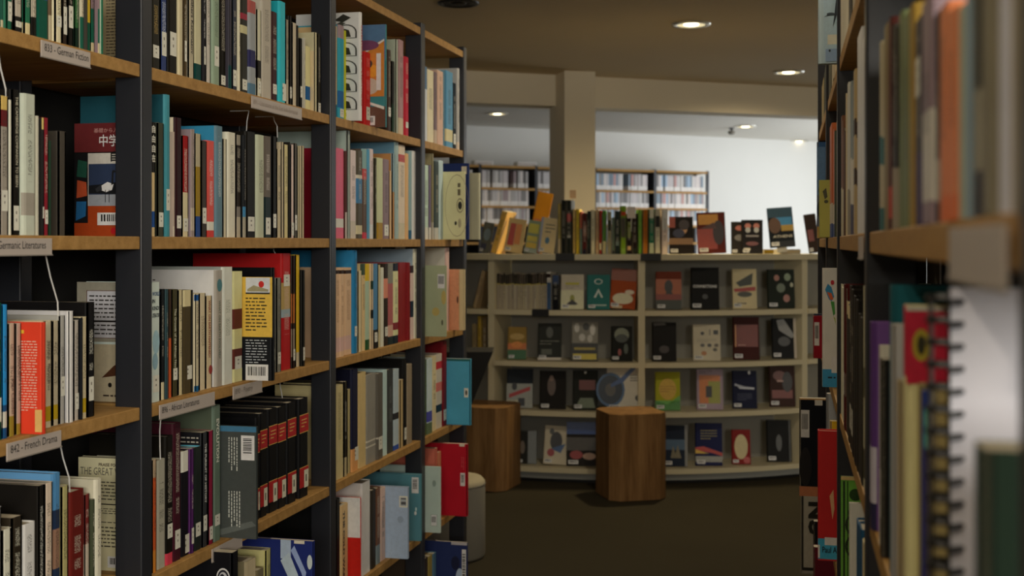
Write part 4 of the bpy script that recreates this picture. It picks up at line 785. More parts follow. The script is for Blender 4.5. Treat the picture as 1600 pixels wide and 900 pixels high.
# ================================================================ curved display unit
RD = 2.4; LC = 0.766; ZC = 7.3 + RD
def PH(px, r):
    a = (px - 800) / FPX; return math.asin((a * ZC - LC) / (r * math.sqrt(1 + a * a))) - math.atan(a)
def AP(phi, r): return (LC + r * math.sin(phi), ZC - r * math.cos(phi))
def AW(phi, r, z): l, d_ = AP(phi, r); return K(l, d_, z)
DZ = [EYE - .066, 1.030, .722, .428, .092]         # top surfaces of the boards
PHS = [math.radians(-46), PH(767.5, RD - .012), PH(1002.5, RD - .012), PH(1257.5, RD - .012), math.radians(46)]
def arc_slab(p0, p1, r0, r1, z0, z1, n=14):
    v, f = [], []
    for i in range(n + 1):
        ph = p0 + (p1 - p0) * i / n
        for r in (r0, r1):
            for z in (z0, z1): v.append(tuple(AW(ph, r, z)))
    for i in range(n):
        a = 4 * i; b = a + 4; f += [(a + 1, a + 3, b + 3, b + 1), (a, b, b + 2, a + 2), (a, a + 1, b + 1, b), (a + 2, b + 2, b + 3, a + 3)]
    f += [(0, 2, 3, 1), (4 * n, 4 * n + 1, 4 * n + 3, 4 * n + 2)]
    return mesh(v, f)
nm = ['cream curved display bookcase, far left section partly hidden', 'cream curved display bookcase, section left of the middle upright', 'cream curved display bookcase, section right of the middle upright', 'cream curved display bookcase, right end section partly hidden']
for i in range(4):
    p0, p1 = PHS[i], PHS[i + 1]; base = AW((p0 + p1) / 2, RD - .15, 0)
    o = empty('display_bookcase', Matrix.Translation(base), nm[i], 'bookcase', 'sections of the curved display bookcase')
    inv = Matrix.Translation(-base)
    def add(name, me, m): me.transform(inv); return link(name, me, [m], o)
    e = .0085
    for j, z in enumerate(DZ): add('top_board' if j == 0 else 'shelf', arc_slab(p0 + (e if j else .0002), p1 - (e if j else .0002), RD - .29, RD + (.012 if j == 0 else 0), z - (.034 if j in (0,) else .03), z), M['display_paint'])
    for k, ph in enumerate((p0, p1)):
        if k == 0 or i == 3: add('upright', arc_slab(ph - e, ph + e, RD - .30, RD - .012, 0.02, DZ[0] - .0345, 1), M['display_paint'])
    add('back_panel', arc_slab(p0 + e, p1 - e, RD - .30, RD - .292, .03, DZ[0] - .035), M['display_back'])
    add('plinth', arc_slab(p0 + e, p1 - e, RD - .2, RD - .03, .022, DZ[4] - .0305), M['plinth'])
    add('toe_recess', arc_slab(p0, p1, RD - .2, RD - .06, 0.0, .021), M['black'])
def frame_at(px, r, z):
    ph = PH(px, r); p = AW(ph, r, z); nw = RV * math.sin(ph) - FV * math.cos(ph); return p, math.atan2(nw.y, nw.x), AP(ph, r)[1]
def face_out(px0, px1, yt, yb, row, col, words, art=(), tilt=9, roll=0, yaw=0, T=.022, inset=.07, wide=1.0, key=None):
    r = RD - inset; z = DZ[row]; p, ang, Zd = frame_at((px0 + px1) / 2, r, z)
    cw = K((((px0 + px1) / 2) - 800) / FPX, 1, 0); ca = math.atan2(-cw.y, -cw.x); ang += 0.7 * ((ca - ang + math.pi) % (2 * math.pi) - math.pi)
    W = (px1 - px0) * Zd / FPX * wide; h = (yb - yt) * Zd / FPX / math.cos(math.radians(tilt))
    tl = math.radians(tilt); rl = math.radians(roll)
    m = Matrix.Translation(p + Vector((0, 0, T * math.sin(tl) + .001 + abs(math.sin(rl)) * W * .5))) @ Matrix.Rotation(ang + math.radians(yaw), 4, 'Z') @ Matrix.Rotation(-tl, 4, 'Y') @ Matrix.Rotation(-rl, 4, 'X') @ Matrix.Translation((-T, -W / 2, 0))
    o = book(m, T, W, h, col, words, 'books displayed face-out on the curved bookcase', cc=col, hard=T > .02, art=[('f', list(art))])
    link('barcode_label', art_mesh([('bar', .06, .04, .36, .13)], W, h, lambda u, v, k: (T + k + .0022, u, v)), [M['print']], o)
    st = link('book_stand', boxes([(-.004, W * .3, .004, -.0015, W * .7, h * .55), (-.06, W * .45, .004, -.004, W * .55, .012)]), [M['acrylic']]); st.matrix_world = m
    tag(st, 'small pale stand behind the ' + ' '.join(words.split()[:9]), 'book stand', 'book stands on the curved bookcase')
    if key: BK[key] = o
    return o
L = lambda *a: a
S1, S2, S3, S4 = 'top display shelf', 'second display shelf', 'third display shelf', 'lowest display shelf'
# left section
face_out(876, 912, 430, 484, 1, 'b8b0a0', 'pale book cover with yellow title and seated black figure', [L('r', 0, 0, 1, .55, 'cfc4a4'), L('e', .5, .3, .1, .12, '8a8a30'), L('p', [(.25, .15), (.5, .28), (.75, .15), (.65, .12), (.35, .12)], '1a1a16'), L('r', .2, .7, .8, .77, 'a8a024'), L('lines', .2, .58, .8, .69, 2, '7a7468')])
face_out(917, 953, 429, 483, 1, '2a6a68', 'teal book cover with white stick figure', [L('ring', .5, .8, .18, .08, .25, 'b8c8c0'), L('p', [(.3, .35), (.5, .6), (.7, .35), (.62, .33), (.5, .5), (.38, .33)], 'b8c8c0'), L('r', .2, .1, .85, .14, '9ab0a8')])
face_out(952, 992, 421, 483, 1, '9a4418', 'rust orange book cover with white clouds, leaning beside the middle upright', [L('r', 0, .7, 1, 1, '7a3412'), L('e', .5, .25, .4, .14, 'cfc0a0'), L('e', .75, .42, .18, .06, 'c8b8a0'), L('r', .1, 0, .5, .08, 'b8a078')], roll=4)
face_out(793, 822, 508, 558, 2, '8a7038', 'small tan and green book cover with orange sun, left of display', [L('r', 0, 0, 1, .3, '2a5a34'), L('r', 0, .3, 1, .5, 'b8662a'), L('e', .5, .45, .3, .1, 'c87a30'), L('e', .5, .7, .4, .1, 'a88a48')])
face_out(840, 877, 503, 560, 2, '2a2c28', 'dark green-black book cover with pale strip along the bottom', [L('r', 0, 0, 1, .07, 'b8b0a4'), L('r', .15, .15, .6, .3, '45483c'), L('e', .5, .75, .15, .15, '42453e'), L('lines', .1, .4, .9, .55, 2, '6a6c60')])
face_out(893, 934, 502, 562, 2, '86847c', 'black-and-white photographic book cover with bold yellow lower title', [L('r', 0, .0, 1, .45, '14130e'), L('r', .05, .03, .95, .18, 'b8a838'), L('r', .1, .28, .9, .34, '9a8a30'), L('e', .2, .85, .1, .12, 'b8b6b0'), L('e', .55, .88, .12, .1, '2a2a28'), L('e', .8, .8, .1, .15, 'c0beb8'), L('e', .4, .6, .12, .1, 'b0aea8'), L('e', .7, .57, .1, .1, 'b0aea8')])
face_out(955, 988, 508, 562, 2, '14140f', 'black book cover with pale green mask drawing', [L('e', .5, .75, .35, .2, '6a705c'), L('e', .5, .65, .3, .12, '2a3026'), L('e', .4, .25, .08, .1, '8a3a34'), L('e', .7, .35, .1, .15, '3a4438')])
face_out(791, 832, 574, 634, 3, '1c222a', 'dark blue book cover with pale and red lower half', [L('r', 0, .0, 1, .62, '8a8d88'), L('p', [(.1, .35), (.9, .55), (.9, .45), (.1, .25)], '9a2a2c'), L('e', .3, .55, .1, .1, '2a2c30'), L('r', .0, 0, .5, .2, 'a8a48c'), L('r', .45, .05, .7, .25, '20242a')])
face_out(843, 884, 578, 637, 3, '17130f', 'near-black book cover with dim standing figure', [L('e', .45, .6, .16, .25, '4a382c'), L('e', .45, .8, .08, .08, '6a5040')])
face_out(895, 934, 580, 641, 3, '1c1e18', 'black book cover with dark red panel above pale road', [L('r', .25, .5, .9, .75, '5a1c14'), L('p', [(.1, .05), (.9, .05), (.8, .3), (.3, .3)], '5a6650'), L('e', .5, .94, .05, .03, 'd0ccc0')])
face_out(948, 1007, 567, 640, 3, 'bcb8ac', 'white book cover with large blue aeroplane propeller, set forward', [L('e', .1, .45, .38, .36, '1a2838'), L('ring', .1, .45, .38, .36, .15, '3a5a80'), L('e', .1, .45, .14, .14, '4a4a48'), L('p', [(.12, .5), (.45, .62), (.85, .97), (.7, .97), (.4, .72), (.1, .56)], '3a5280'), L('lines', .62, .62, .98, .78, 3, '22201c'), L('e', .85, .28, .1, .07, '3a3c38'), L('r', .1, .04, 1, .07, '3a5a8a')], inset=.03, roll=0)
face_out(804, 838, 665, 715, 4, '1e1d18', 'dark book cover with grey side strip, lowest shelf left', [L('r', .6, .0, 1, 1, '6a6f70'), L('e', .35, .5, .12, .2, '5a4a38')])
face_out(848, 886, 668, 727, 4, 'b8b09c', 'white book cover with black and blue dancer', [L('e', .5, .6, .25, .25, '1c1a1e'), L('p', [(.3, .4), (.9, .55), (.7, .3)], '2f5080'), L('e', .3, .3, .15, .1, '8a2a2c'), L('e', .3, .85, .1, .08, '3a3c38')], roll=3)
face_out(885, 936, 661, 728, 4, '221e1a', 'dark book cover with blue upper band and reclining figure', [L('r', 0, .72, 1, 1, '1f3f7a'), L('r', 0, .35, 1, .65, '3a342c'), L('e', .3, .25, .2, .1, '8a2420'), L('e', .7, .22, .2, .08, 'b08a70')])
# right section
face_out(1025, 1065, 425, 484, 1, '6a2a14', 'rust brown book cover with dark hooded figure silhouette', [L('r', .0, .2, 1, .8, '9a4a1c'), L('e', .5, .6, .16, .18, '16120e'), L('p', [(.3, .3), (.5, .6), (.75, .3)], '16120e'), L('r', 0, 0, 1, .25, '20281a'), L('r', .0, .25, 1, .4, '7a2a1a')])
face_out(1080, 1124, 419, 484, 1, '0e0e0d', 'black book cover with white CONNECTIONS title', [L('e', .5, .3, .1, .06, '2c2c2c')], key='connections')
T, D, h = dims('connections'); front_text(BK['connections'], 'CONNECTIONS', .022, D * .08, h * .5, D * .84, 'c8c8c4', .0008)
face_out(1145, 1183, 422, 484, 1, 'c0b490', 'cream book cover with red sash and dark hat drawing', [L('p', [(.15, .65), (.85, .9), (.8, .6), (.3, .55)], '2c3226'), L('p', [(.05, .5), (.95, .55), (.95, .45), (.1, .42)], '9a2c24'), L('e', .5, .36, .3, .07, '3a3c30'), L('lines', .2, .08, .85, .18, 1, '2a2820')])
face_out(1200, 1242, 423, 483, 1, '1c2219', 'dark green book cover with flowers and pale medallion', [L('e', .5, .52, .16, .12, '5f6a58'), L('e', .35, .78, .1, .08, '9a6a5a'), L('e', .75, .8, .12, .1, '7a8a70'), L('e', .7, .25, .12, .1, '9a6a60'), L('e', .9, .6, .06, .06, 'a8a890')])
face_out(1019, 1057, 503, 563, 2, '191715', 'plain black glossy book cover, second display shelf', [L('p', [(.05, .97), (.5, .99), (.6, .93), (.1, .9)], '4a4642'), L('e', .5, .3, .2, .1, '2c201c')])
face_out(1083, 1126, 507, 563, 2, 'b8b09c', 'white book cover with rows of small dark icons', [L('e', .35, .75, .07, .05, '2a2a28'), L('r', .75, .72, .92, .84, '2a2c2c'), L('r', .6, .7, .64, .86, '6a6458'), L('lines', .15, .5, .85, .6, 3, '8a8474'), L('e', .35, .42, .08, .05, '4a4a44'), L('e', .6, .42, .08, .05, '3a3a36'), L('e', .85, .42, .08, .05, '5a5040'), L('e', .4, .2, .1, .06, 'a06a3c'), L('e', .8, .3, .08, .05, '4a4436')])
face_out(1146, 1187, 498, 564, 2, '3a120c', 'dark red-brown glossy book cover, second display shelf', [L('r', .1, .3, .95, .82, '6a2214'), L('r', .08, .3, .12, .82, 'c88a50'), L('lines', .2, .3, .7, .38, 1, 'a87868')])
face_out(1207, 1245, 500, 562, 2, '131313', 'black book cover with pale shell photograph', [L('p', [(.2, .95), (.5, .98), (.95, .55), (.8, .5), (.3, .7)], '7a7a78'), L('e', .5, .42, .25, .12, '3a3a3a'), L('r', .9, 0, 1, 1, 'a89c88')])
face_out(1024, 1063, 584, 643, 3, '9a9a24', 'lime yellow book cover with orange oval', [L('e', .5, .55, .35, .28, 'b8962a'), L('lines', .2, .45, .8, .65, 3, '9a6a24'), L('r', 0, 0, 1, .25, '3f7a34'), L('p', [(0, .25), (.5, .15), (1, .4), (1, .25)], '5a9a40')])
face_out(1089, 1130, 583, 645, 3, '9a8a98', 'lavender-bordered book cover with orange panel and black square', [L('r', .1, .15, .9, .85, 'b86a28'), L('r', .45, .15, .9, .7, '8a8a2a'), L('r', .35, .3, .58, .58, '1c1a18'), L('lines', .1, .88, .6, .97, 2, '3a3238')])
face_out(1145, 1183, 585, 643, 3, '101430', 'navy book cover with white script title', [L('p', [(.1, .6), (.9, .55), (.9, .5), (.3, .52), (.1, .66)], 'b8bcc8'), L('e', .7, .95, .05, .05, 'c8ccd0'), L('lines', .2, .2, .8, .4, 4, '2a3050')])
face_out(1203, 1243, 579, 642, 3, '35201a', 'brown and red dark book cover, third display shelf', [L('e', .4, .75, .25, .12, '6a3a30'), L('r', .1, .2, .9, .4, '6a2a20'), L('e', .7, .6, .2, .25, '1c1614'), L('r', .3, .6, .55, .64, '9a7a70')])
face_out(1037, 1074, 672, 735, 4, '1c2434', 'dark blue book cover with castle by water', [L('r', .0, .4, 1, .65, '34506a'), L('p', [(.3, .2), (.4, .5), (.5, .3), (.6, .52), (.75, .2)], '6a6248'), L('r', .9, 0, 1, 1, '7a7a78')])
face_out(1087, 1129, 668, 733, 4, '1a1f4a', 'deep blue book cover with yellow and red stripe', [L('p', [(0, .35), (.6, .3), (1, .22), (1, .3), (.3, .45), (0, .42)], 'a82a20'), L('p', [(0, .28), (.5, .28), (0, .38)], 'c8a02a'), L('r', 0, .08, 1, .22, '8a8a84'), L('lines', .2, .6, .8, .85, 4, '8a8048')])
face_out(1144, 1173, 680, 733, 4, '7a1a18', 'small red book cover with cream oval', [L('e', .5, .5, .36, .36, 'b8a878'), L('e', .8, .12, .18, .1, 'a02a24')])
face_out(1199, 1237, 668, 732, 4, '11110f', 'black book cover with faint grey figure, lowest shelf right', [L('e', .5, .45, .12, .2, '3a3c3a'), L('r', .92, 0, .96, 1, '4a4a46')])
# on the top board
face_out(1046, 1083, 335, 393, 0, '1c1612', 'dark portrait book cover with pale face, on top board', [L('e', .62, .7, .14, .16, 'b88a5c'), L('e', .62, .78, .22, .14, '2a1a12'), L('r', .0, .7, .25, 1, '7a2f18'), L('r', 0, .25, 1, .42, '7a5a34'), L('e', .4, .55, .25, .12, '1f2038')], tilt=5)
face_out(1091, 1135, 330, 394, 0, '4a1a12', 'dark red and ochre book cover, on top board', [L('r', .05, .7, .75, .95, '9a6a18'), L('r', .0, .1, .7, .6, '7a2a1a'), L('e', .75, .5, .2, .3, '22120e'), L('p', [(.1, .6), (.6, .75), (.7, .6)], '3a1a10')], tilt=6, roll=-2)
face_out(1143, 1168, 344, 394, 0, '24201c', 'patterned dark book cover half behind its twin', [L('e', .5, .8, .25, .08, 'a05a4a'), L('e', .5, .5, .3, .1, '6a6660')], tilt=4, inset=.12)
face_out(1159, 1192, 341, 394, 0, '1f1c1c', 'patterned dark book cover in front of its twin', [L('e', .3, .82, .15, .08, 'b06a58'), L('e', .7, .82, .15, .08, 'b06a58'), L('e', .3, .7, .12, .08, 'a8a8a4'), L('e', .7, .7, .12, .08, 'a8a8a4'), L('r', .2, .5, .8, .55, '8a8480'), L('e', .5, .3, .3, .06, '6a3a34'), L('r', .1, .1, .4, .17, 'b8b4aa')], tilt=3)
face_out(1204, 1243, 322, 384, 0, '14181c', 'ATHENS book cover with blue sky, leaning on small books', [L('r', .3, .55, .95, .75, '2f6a94'), L('r', .5, .4, 1, .55, '8a7030'), L('e', .25, .55, .25, .2, '4a3424'), L('r', 0, .75, 1, 1, '1a3444'), L('r', .0, 0, 1, .15, '0e0e0e')], tilt=8, roll=-4, key='athens')
T, D, h = dims('athens'); front_text(BK['athens'], 'ATHENS', .022, D * .14, h * .22, D * .78, 'a8a498', .0004)
BK['athens'].location.z += .034
for x0, x1, y0, y1, col, w_ in ((1193, 1210, 387, 394, '8a7020', 'small yellow-brown book lying under the ATHENS cover'), (1222, 1254, 387, 394, 'b0a080', 'small tan book lying flat right of the ATHENS cover')):
    p, ang, Zd = frame_at((x0 + x1) / 2, RD - .1, DZ[0]); W = (x1 - x0) * Zd / FPX; H = (y1 - y0) * Zd / FPX
    m = Matrix.Translation(p + Vector((0, 0, .001))) @ Matrix.Rotation(ang + math.pi / 2, 4, 'Z') @ Matrix(((0, 0, 1, -W / 2), (0, 1, 0, 0), (-1, 0, 0, H), (0, 0, 0, 1)))
    book(m, H, .12, W, col, w_, 'small books lying on the display top')
face_out(1265, 1283, 333, 394, 0, '241a14', 'dark leaning book half hidden by the right bookcase, display top', [L('r', .1, .3, .6, .6, '5a2a24')], tilt=4, roll=-8)
# magazines and spines standing on the display
def stand(px0, px1, yt, row, col, words, group, bands=(), lean=0, D=.15, r=RD - .05, sl=None, yb=None):
    p, ang, Zd = frame_at(px0, r, DZ[row]); T = max(.004, (px1 - px0) * Zd / FPX - .0008); h = (HOR - yt) * Zd / FPX + EYE - DZ[row]
    if lean: h /= math.cos(math.radians(lean)); T *= math.cos(math.radians(lean))
    m = Matrix.Translation(p + Vector((0, 0, .0006 + (math.sin(math.radians(lean)) * T if lean > 0 else 0)))) @ Matrix.Rotation(ang + math.pi / 2, 4, 'Z') @ Matrix.Rotation(math.radians(lean), 4, 'Y')
    return book(m, T, D, h, col, words, group, bands, slabel=sl, tz=(.3, .8, .22) if T > .012 else None, name='journal' if 'journal' in words else None)
rr = random.Random(3)
x = 770.5; jn = 0
while x < 852:
    jn += 1; w_ = rr.uniform(2.6, 4.0); d_ = rr.choice(['1c1a18', '2a2622', '3a302c', '24201a', '4a4038'])
    stand(x, x + w_, 428 + rr.uniform(-1.5, 1.5), 1, rr.choice(['b0a68c', 'a89e88', 'b5ad98', '9f9484']), 'slim cream journal with dark top, %s from left in the run' % nth(jn), 'run of cream journals with dark tops', [(.72, 1, d_), (.69, .72, 'b8a850')], D=.13); x += w_
stand(853.5, 862, 425, 1, 'c0bcb4', 'white and blue journal box right of the cream journals', 'books beside the journal run', [(0, .72, '3a5478'), (.85, .95, '2a1c18')])
stand(862.5, 874, 430, 1, '15161a', 'black book between the journals and the pale cover', 'books beside the journal run', [(.74, 1, '3a4a6a')])
g = 'spines on the display top'
for i, (a, b, yt, col, bands) in enumerate([
 (871, 876.5, 318, '9a8a4c', [(.0, .3, 'b8a888')]), (877, 884.5, 313, '1a1c18', [(.5, .65, '2a2c26')]), (885, 893, 313, '1f221c', [(.6, .75, 'a81a30'), (.3, .35, '8a8a84')]), (895, 899, 327, 'c0a870', [(.1, .8, 'b89a50')]), (899.5, 905.5, 327, 'c0a428', [(.1, .9, 'b8a030')]), (906, 909.5, 331, 'a85a48', [(0, .6, '5a7a70')]), (910, 917, 333, '4a1410', [(.45, .7, '8a6a60'), (0, .12, '1a1a28')]), (917.5, 922, 330, '1c2a22', [(0, .15, '14141c')]),
 (923, 930, 328, 'b8b49c', []), (930.5, 936, 328, 'b59a78', [(.1, .9, 'a88a68')]), (936.5, 940, 329, '9a2a18', [(.1, .25, 'c8c0a0')]), (941, 947.5, 329, '4a7a30', [(0, .3, 'a8a07c')]), (949, 955.5, 331, '8a8468', [(.55, .8, '2a3020')]), (956, 960.5, 340, '5a6a5c', [(0, .1, '1c2224')]), (961, 968.5, 330, '1c2824', [(.2, .3, '6a7a74')]), (969.5, 978.5, 322, '6a8a1c', [(.35, .75, '4a463c'), (.8, .88, 'a83a1c'), (.0, .12, '7a9a3c')]),
 (979.5, 987, 334, '1a100e', [(.4, .8, '5a6a1c'), (.1, .2, 'b89a70')]), (988, 996, 334, '20120f', [(0, .15, '24281c')]), (997, 1003.5, 328, '6a9a3a', [(0, .3, '5a8a2c')]), (1004.5, 1012.5, 328, '9a5a14', [(.0, .25, 'a86a24')]), (1014, 1022.5, 327, '156048', [(.8, 1, 'd8c8b8'), (0, .25, 'a8b098')]), (1023.5, 1032, 327, 'b0ac9c', [(.6, .85, '2a2a28')]), (1034, 1044, 327, 'd8b8b4', [(.55, 1, 'd0cccc')])]):
    stand(a, b, yt, 0, col, '%s spine, %s from the left among upright books on display top' % (cname(col), nth(i + 1)), g, bands)
# pale paper tag and orange note sticking up between the spines
for a, b, y0, y1, col, w_ in ((980, 993, 323, 341, 'd8b4ac', 'pale pink paper tag standing up between the display spines'), (890, 900, 297, 310, 'e0a080', 'small orange paper note above the black spines')):
    p, ang, Zd = frame_at((a + b) / 2, RD - (.045 if a > 950 else .10), 0); W = (b - a) * Zd / FPX; z0, z1 = EYE + (HOR - y1) * Zd / FPX, EYE + (HOR - y0) * Zd / FPX
    o = link('paper_tag', bbox(-W / 2, 0, 0, W / 2, .0012, z1 - z0, .0003), [simple('note_' + col, lin(col, 1.6), .6)]); o.matrix_world = Matrix.Translation((p.x, p.y, z0)) @ Matrix.Rotation(ang + math.pi / 2, 4, 'Z')
    tag(o, w_, 'note'); link('stem', boxes([(-.002, .0013, -.08, .002, .0025, (z1 - z0) * .6)]), [M['acrylic']], o)
# leaning books on the left of the top board
g = 'leaning books on the display top'
def leaner(a, b, yt, yb, col, words, art, roll=12, T=.02, inset=.07): face_out(a, b, yt, yb, 0, col, words, art, tilt=4, roll=roll, T=T, inset=inset)
leaner(748, 764, 346, 394, '5a5a50', 'grey-brown cover leaning at the left of the display top', [L('e', .5, .6, .35, .2, '6a7a80'), L('r', .1, .1, .6, .3, '2a2c44')], 10)
stand(766, 776, 332, 0, 'c8a050', 'tan thick book leaning steeply on display top', g, [], 17)
leaner(787, 815, 339, 392, 'b8a070', 'cream cover with red and orange stripes leaning, display top', [L('p', [(.1, .2), (.45, .2), (.45, .85), (.15, .85)], '9a2c1c'), L('r', .48, .25, .8, .85, 'b8702c')], 9, inset=.06)
face_out(822, 846, 299, 394, 0, 'b87a14', 'orange-yellow thick book leaning behind the yellow-lettered cover', [L('r', .1, .5, .9, .55, 'a85a10'), L('e', .6, .15, .1, .07, 'a82a10')], tilt=3, roll=11, T=.04, inset=.16)

leaner(818, 838, 343, 394, '7a8a74', 'green cover with yellow lettering leaning on display top', [L('r', .1, .6, .9, .9, 'a8a01c'), L('r', .1, .35, .9, .52, 'b0a024'), L('r', .1, .15, .9, .32, 'b89a14'), L('r', 0, 0, 1, .12, '8a9484')], 9, inset=.05)
leaner(840, 865, 340, 395, 'c0ae84', 'cream cover with black title and blue drop leaning, display top', [L('lines', .3, .55, .9, .85, 3, '2a2620'), L('e', .5, .35, .14, .1, '2a5a78'), L('r', 0, 0, .12, 1, '7a84a0')], 7, inset=.04)
# far left section
stand(738, 745, 424, 1, 'a08a68', 'thin tan book leaning in the far left display section', 'books in the far left display section', [], 16)
stand(737, 745, 506, 2, '8a7a58', 'olive tan book in the far left display section, left one', 'books in the far left display section'); stand(746, 753, 494, 2, 'a88a30', 'yellow book in the far left display section', 'books in the far left display section'); stand(753.5, 762, 496, 2, '6a5a40', 'brown book in the far left display section, right one', 'books in the far left display section')
# black label clips on the display boards
for a, b, row, w_ in ((868, 898, 0, 'black label clip on display top under the black spines'), (1001, 1033, 0, 'black label clip on display top above the middle upright'), (831, 858, 1, 'black label clip below the cream journals')):
    p, ang, Zd = frame_at((a + b) / 2, RD + (.014 if row == 0 else .002), DZ[row] - .02); W = (b - a) * Zd / FPX
    o = link('label_clip', bbox(-W / 2, -.006, -.018, W / 2, .0, .026, .002), [M['black']]); o.matrix_world = Matrix.Translation(p) @ Matrix.Rotation(ang + math.pi / 2, 4, 'Z'); tag(o, w_, 'clip', 'black label clips')
    link('lip', bbox(-W / 2, -.002, .022, W / 2, .02, .026), [M['black']], o)

# ================================================================ wooden block stools, pouf, black lectern
def block(px, yb, w_, label, rot):
    Z = FPX * EYE / (yb - HOR); p = at(px, yb, Z); p.z = 0; a = w_ / 2; c_ = .05
    o = empty('block_stool', Matrix.Translation(p) @ Matrix.Rotation(TH + math.radians(rot), 4, 'Z'), label, 'stool', 'wooden block stools')
    poly = [(-a + c_, -a), (a - c_, -a), (a, -a + c_), (a, a - c_), (a - c_, a), (-a + c_, a), (-a, a - c_), (-a, -a + c_)]
    link('body', prism(poly, .004, .462), [M['block_wood']], o); link('seat_slab', prism([(x * .995, y * .995) for x, y in poly], .4625, .482), [M['block_wood']], o)
    link('foot', prism([(x * .9, y * .9) for x, y in poly], 0, .0035), [M['black']], o)
block(985, 774, .335, 'wooden block stool standing in front of the curved display', 14)
block(760, 759, .34, 'wooden block stool beside the end of the left bookcase', -20)
Z = 5.65; p = at(702, 800, Z); p.z = 0
o = empty('pouf', Matrix.Translation(p), 'round grey felt pouf with cream top by left bookcase end', 'pouf')
link('body', lathe([(.0005, .004), (.160, .004), (.165, .015), (.165, .325), (.163, .333)], 40), [M['felt']], o)
link('cushion_top', lathe([(.163, .333), (.164, .345), (.150, .360), (.10, .368), (.0005, .37)], 40), [M['felt_top']], o)
link('piping', lathe([(.1635, .331), (.1675, .334), (.1635, .337)], 40), [M['felt']], o)
# black slanting reading desk behind the left row's end
p = at(722, 700, 6.1); p.z = 0
o = empty('reading_desk', Matrix.Translation(p) @ Matrix.Rotation(TH, 4, 'Z'), 'black slant-topped desk edge behind the left bookcase end', 'desk')
link('slanted_top', mesh([(-.3, -.14, .905), (.155, -.14, .905), (-.3, .14, .905), (.155, .14, .905), (-.3, -.14, .895), (.04, -.14, .62), (-.3, .14, .895), (.04, .14, .62), (-.3, -.14, .60), (-.3, .14, .60)], [(0, 1, 3, 2), (0, 8, 5, 1), (2, 3, 7, 9), (1, 5, 7, 3), (8, 9, 7, 5), (0, 2, 9, 8)]), [M['dark_panel']], o)
link('column', bbox(-.22, -.05, .03, -.12, .05, .61, .004), [M['dark_panel']], o); link('base', bbox(-.32, -.16, 0, -.02, .16, .03, .005), [M['dark_panel']], o)

# ================================================================ shelves of disc cases along the far wall
fw = {}
def FM(t, n, z): p = W0 + wd_ * t + wn * n; q = K(p.x, p.y, z); return q
def t_of(px):
    a = (px - 800) / FPX; return (a * W0.y - W0.x) / (wd_.x - a * wd_.y)
FROT = TH + math.radians(26)
ft = [t_of(p_) for p_ in (665, 748, 836, 928, 1022, 1108)]
zs = [2.275, 2.035, 1.838, 1.64, 1.44, 1.24]
names = ['far media shelf at the left edge behind the display', 'far media shelf with white signs on top, left of column', 'far media shelf mostly hidden behind the column', 'far media shelf right of the column', 'far media shelf at the right end, against white wall']
M['case_paper'] = M['print']
cases = []
def case_mesh(w_, h, cols):
    v, f, cl = [], [], []
    for (z0, z1, col) in cols:
        k = len(v); y = 0
        for (x_, y_, z_) in ((0, 0, z0), (w_, 0, z0), (w_, .13, z0), (0, .13, z0), (0, 0, z1), (w_, 0, z1), (w_, .13, z1), (0, .13, z1)): v.append((x_, y_, z_ * h))
        f += [tuple(k + i for i in q) for q in BF]; cl += [lin(col, 1.3)] * 6
    me = mesh(v, f); ca = me.color_attributes.new('Col', 'FLOAT_COLOR', 'CORNER')
    for p_, c_ in zip(me.polygons, cl):
        for li in p_.loop_indices: ca.data[li].color = (*c_, 1)
    me.materials.append(M['print']); return me
rr = random.Random(11)
LIBC = ('b8b4b0', '9a9694', '7a7674', 'a8a4a4', '8a7a7c', '5a5654', 'b0a8a8', 'c0b8b4', '6a7a88', 'a87a74', '8aa0b4')
SHORT = ['far shelf at left edge', 'far shelf under white signs', 'far shelf left of column', 'far shelf right of column', 'far shelf at right end']
lib = [case_mesh(.030, .185, [(0, .28, 'c8c4c0'), (.28, 1, c_)]) for c_ in LIBC]
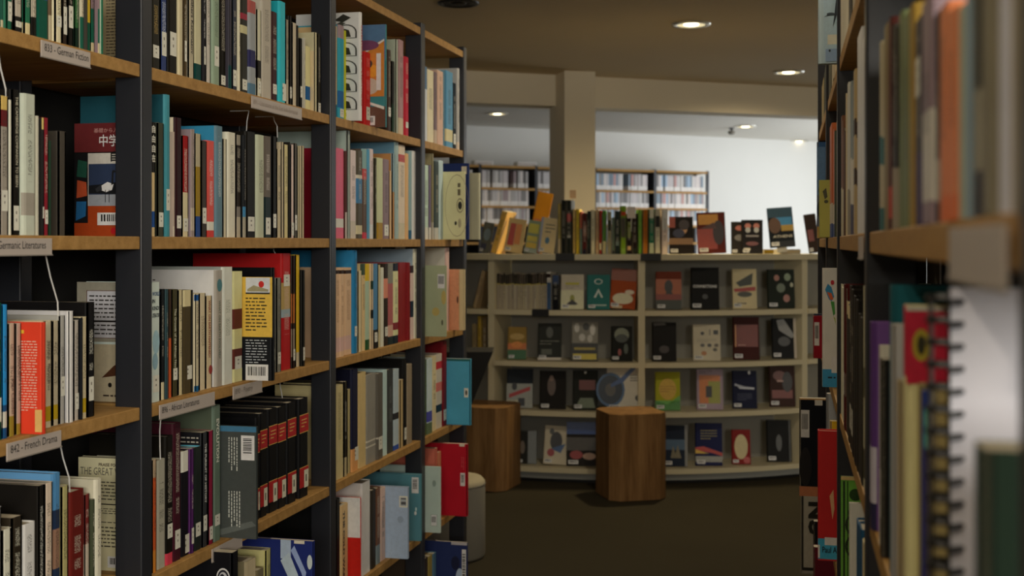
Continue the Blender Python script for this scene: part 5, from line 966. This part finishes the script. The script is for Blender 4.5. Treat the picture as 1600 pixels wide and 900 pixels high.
for i in range(5):
    t0, t1 = ft[i], ft[i + 1]
    o = empty('media_shelf', Matrix.Translation(FM(t0, 0, 0)) @ Matrix.Rotation(FROT, 4, 'Z'), names[i], 'shelf unit', 'far shelves of disc cases'); L_ = t1 - t0
    link('post', bbox(0, 0, 0, .03, .28, zs[0] + .01, .002), [M['steel']], o)
    if i == 4:
        link('post', bbox(L_ - .03, 0, 0, L_, .03, zs[0] + .01, .002), [M['steel']], o); link('post', bbox(L_ - .03, .25, 0, L_, .28, zs[0] + .01, .002), [M['steel']], o)
    for j, z in enumerate(zs): link('shelf', bbox(.031, .0 if j else -.01, z - .025, L_ - (.001 if i < 4 else .031), .28, z, .002), [M['beech']], o)
    link('back_panel', bbox(.031, .285, .3, L_ - .001, .292, zs[0] - .03), [M['display_back'] if i > 2 else M['steel']], o)
    for j in (1, 2, 3):
        x = .05; n_ = 0
        while x < L_ - .075:
            q = x / L_
            if not ((i == 0 and q < .8) or (i == 2 and q > .4)):        # the rest stands behind the left bookcase or the column
                n_ += 1; ci = rr.randrange(len(lib) if i > 2 else 8); c_ = bpy.data.objects.new('disc_case', lib[ci]); C.objects.link(c_)
                c_.matrix_world = o.matrix_world @ Matrix.Translation((x, .02 + rr.uniform(0, .01), zs[j] + .0005))
                tag(c_, '%s disc case, %s from left, %s row, %s' % (cname(LIBC[ci]), nth(n_), ('top', 'second', 'third')[j - 1], SHORT[i]), 'disc case', 'disc cases on the far wall shelves')
            x += .0315 + (rr.uniform(.0, .08) if rr.random() < .05 else 0)
for a, b, w_ in ((743, 772, 'white sign box on the far shelf, left one'), (810, 840, 'white sign box on the far shelf, nearer the column')):
    t0, t1 = t_of(a), t_of(b); o = link('sign_box', bbox(0, 0, 0, t1 - t0, .1, .05, .003), [M['wall']]); o.matrix_world = Matrix.Translation(FM(t0, .02, zs[0] + .0005)) @ Matrix.Rotation(FROT, 4, 'Z'); tag(o, w_, 'sign', 'white sign boxes on the far shelf')
    link('sign_face', boxes([(.01, -.002, .008, t1 - t0 - .01, -.0002, .042)]), [M['label_paper']], o)
flush_text()
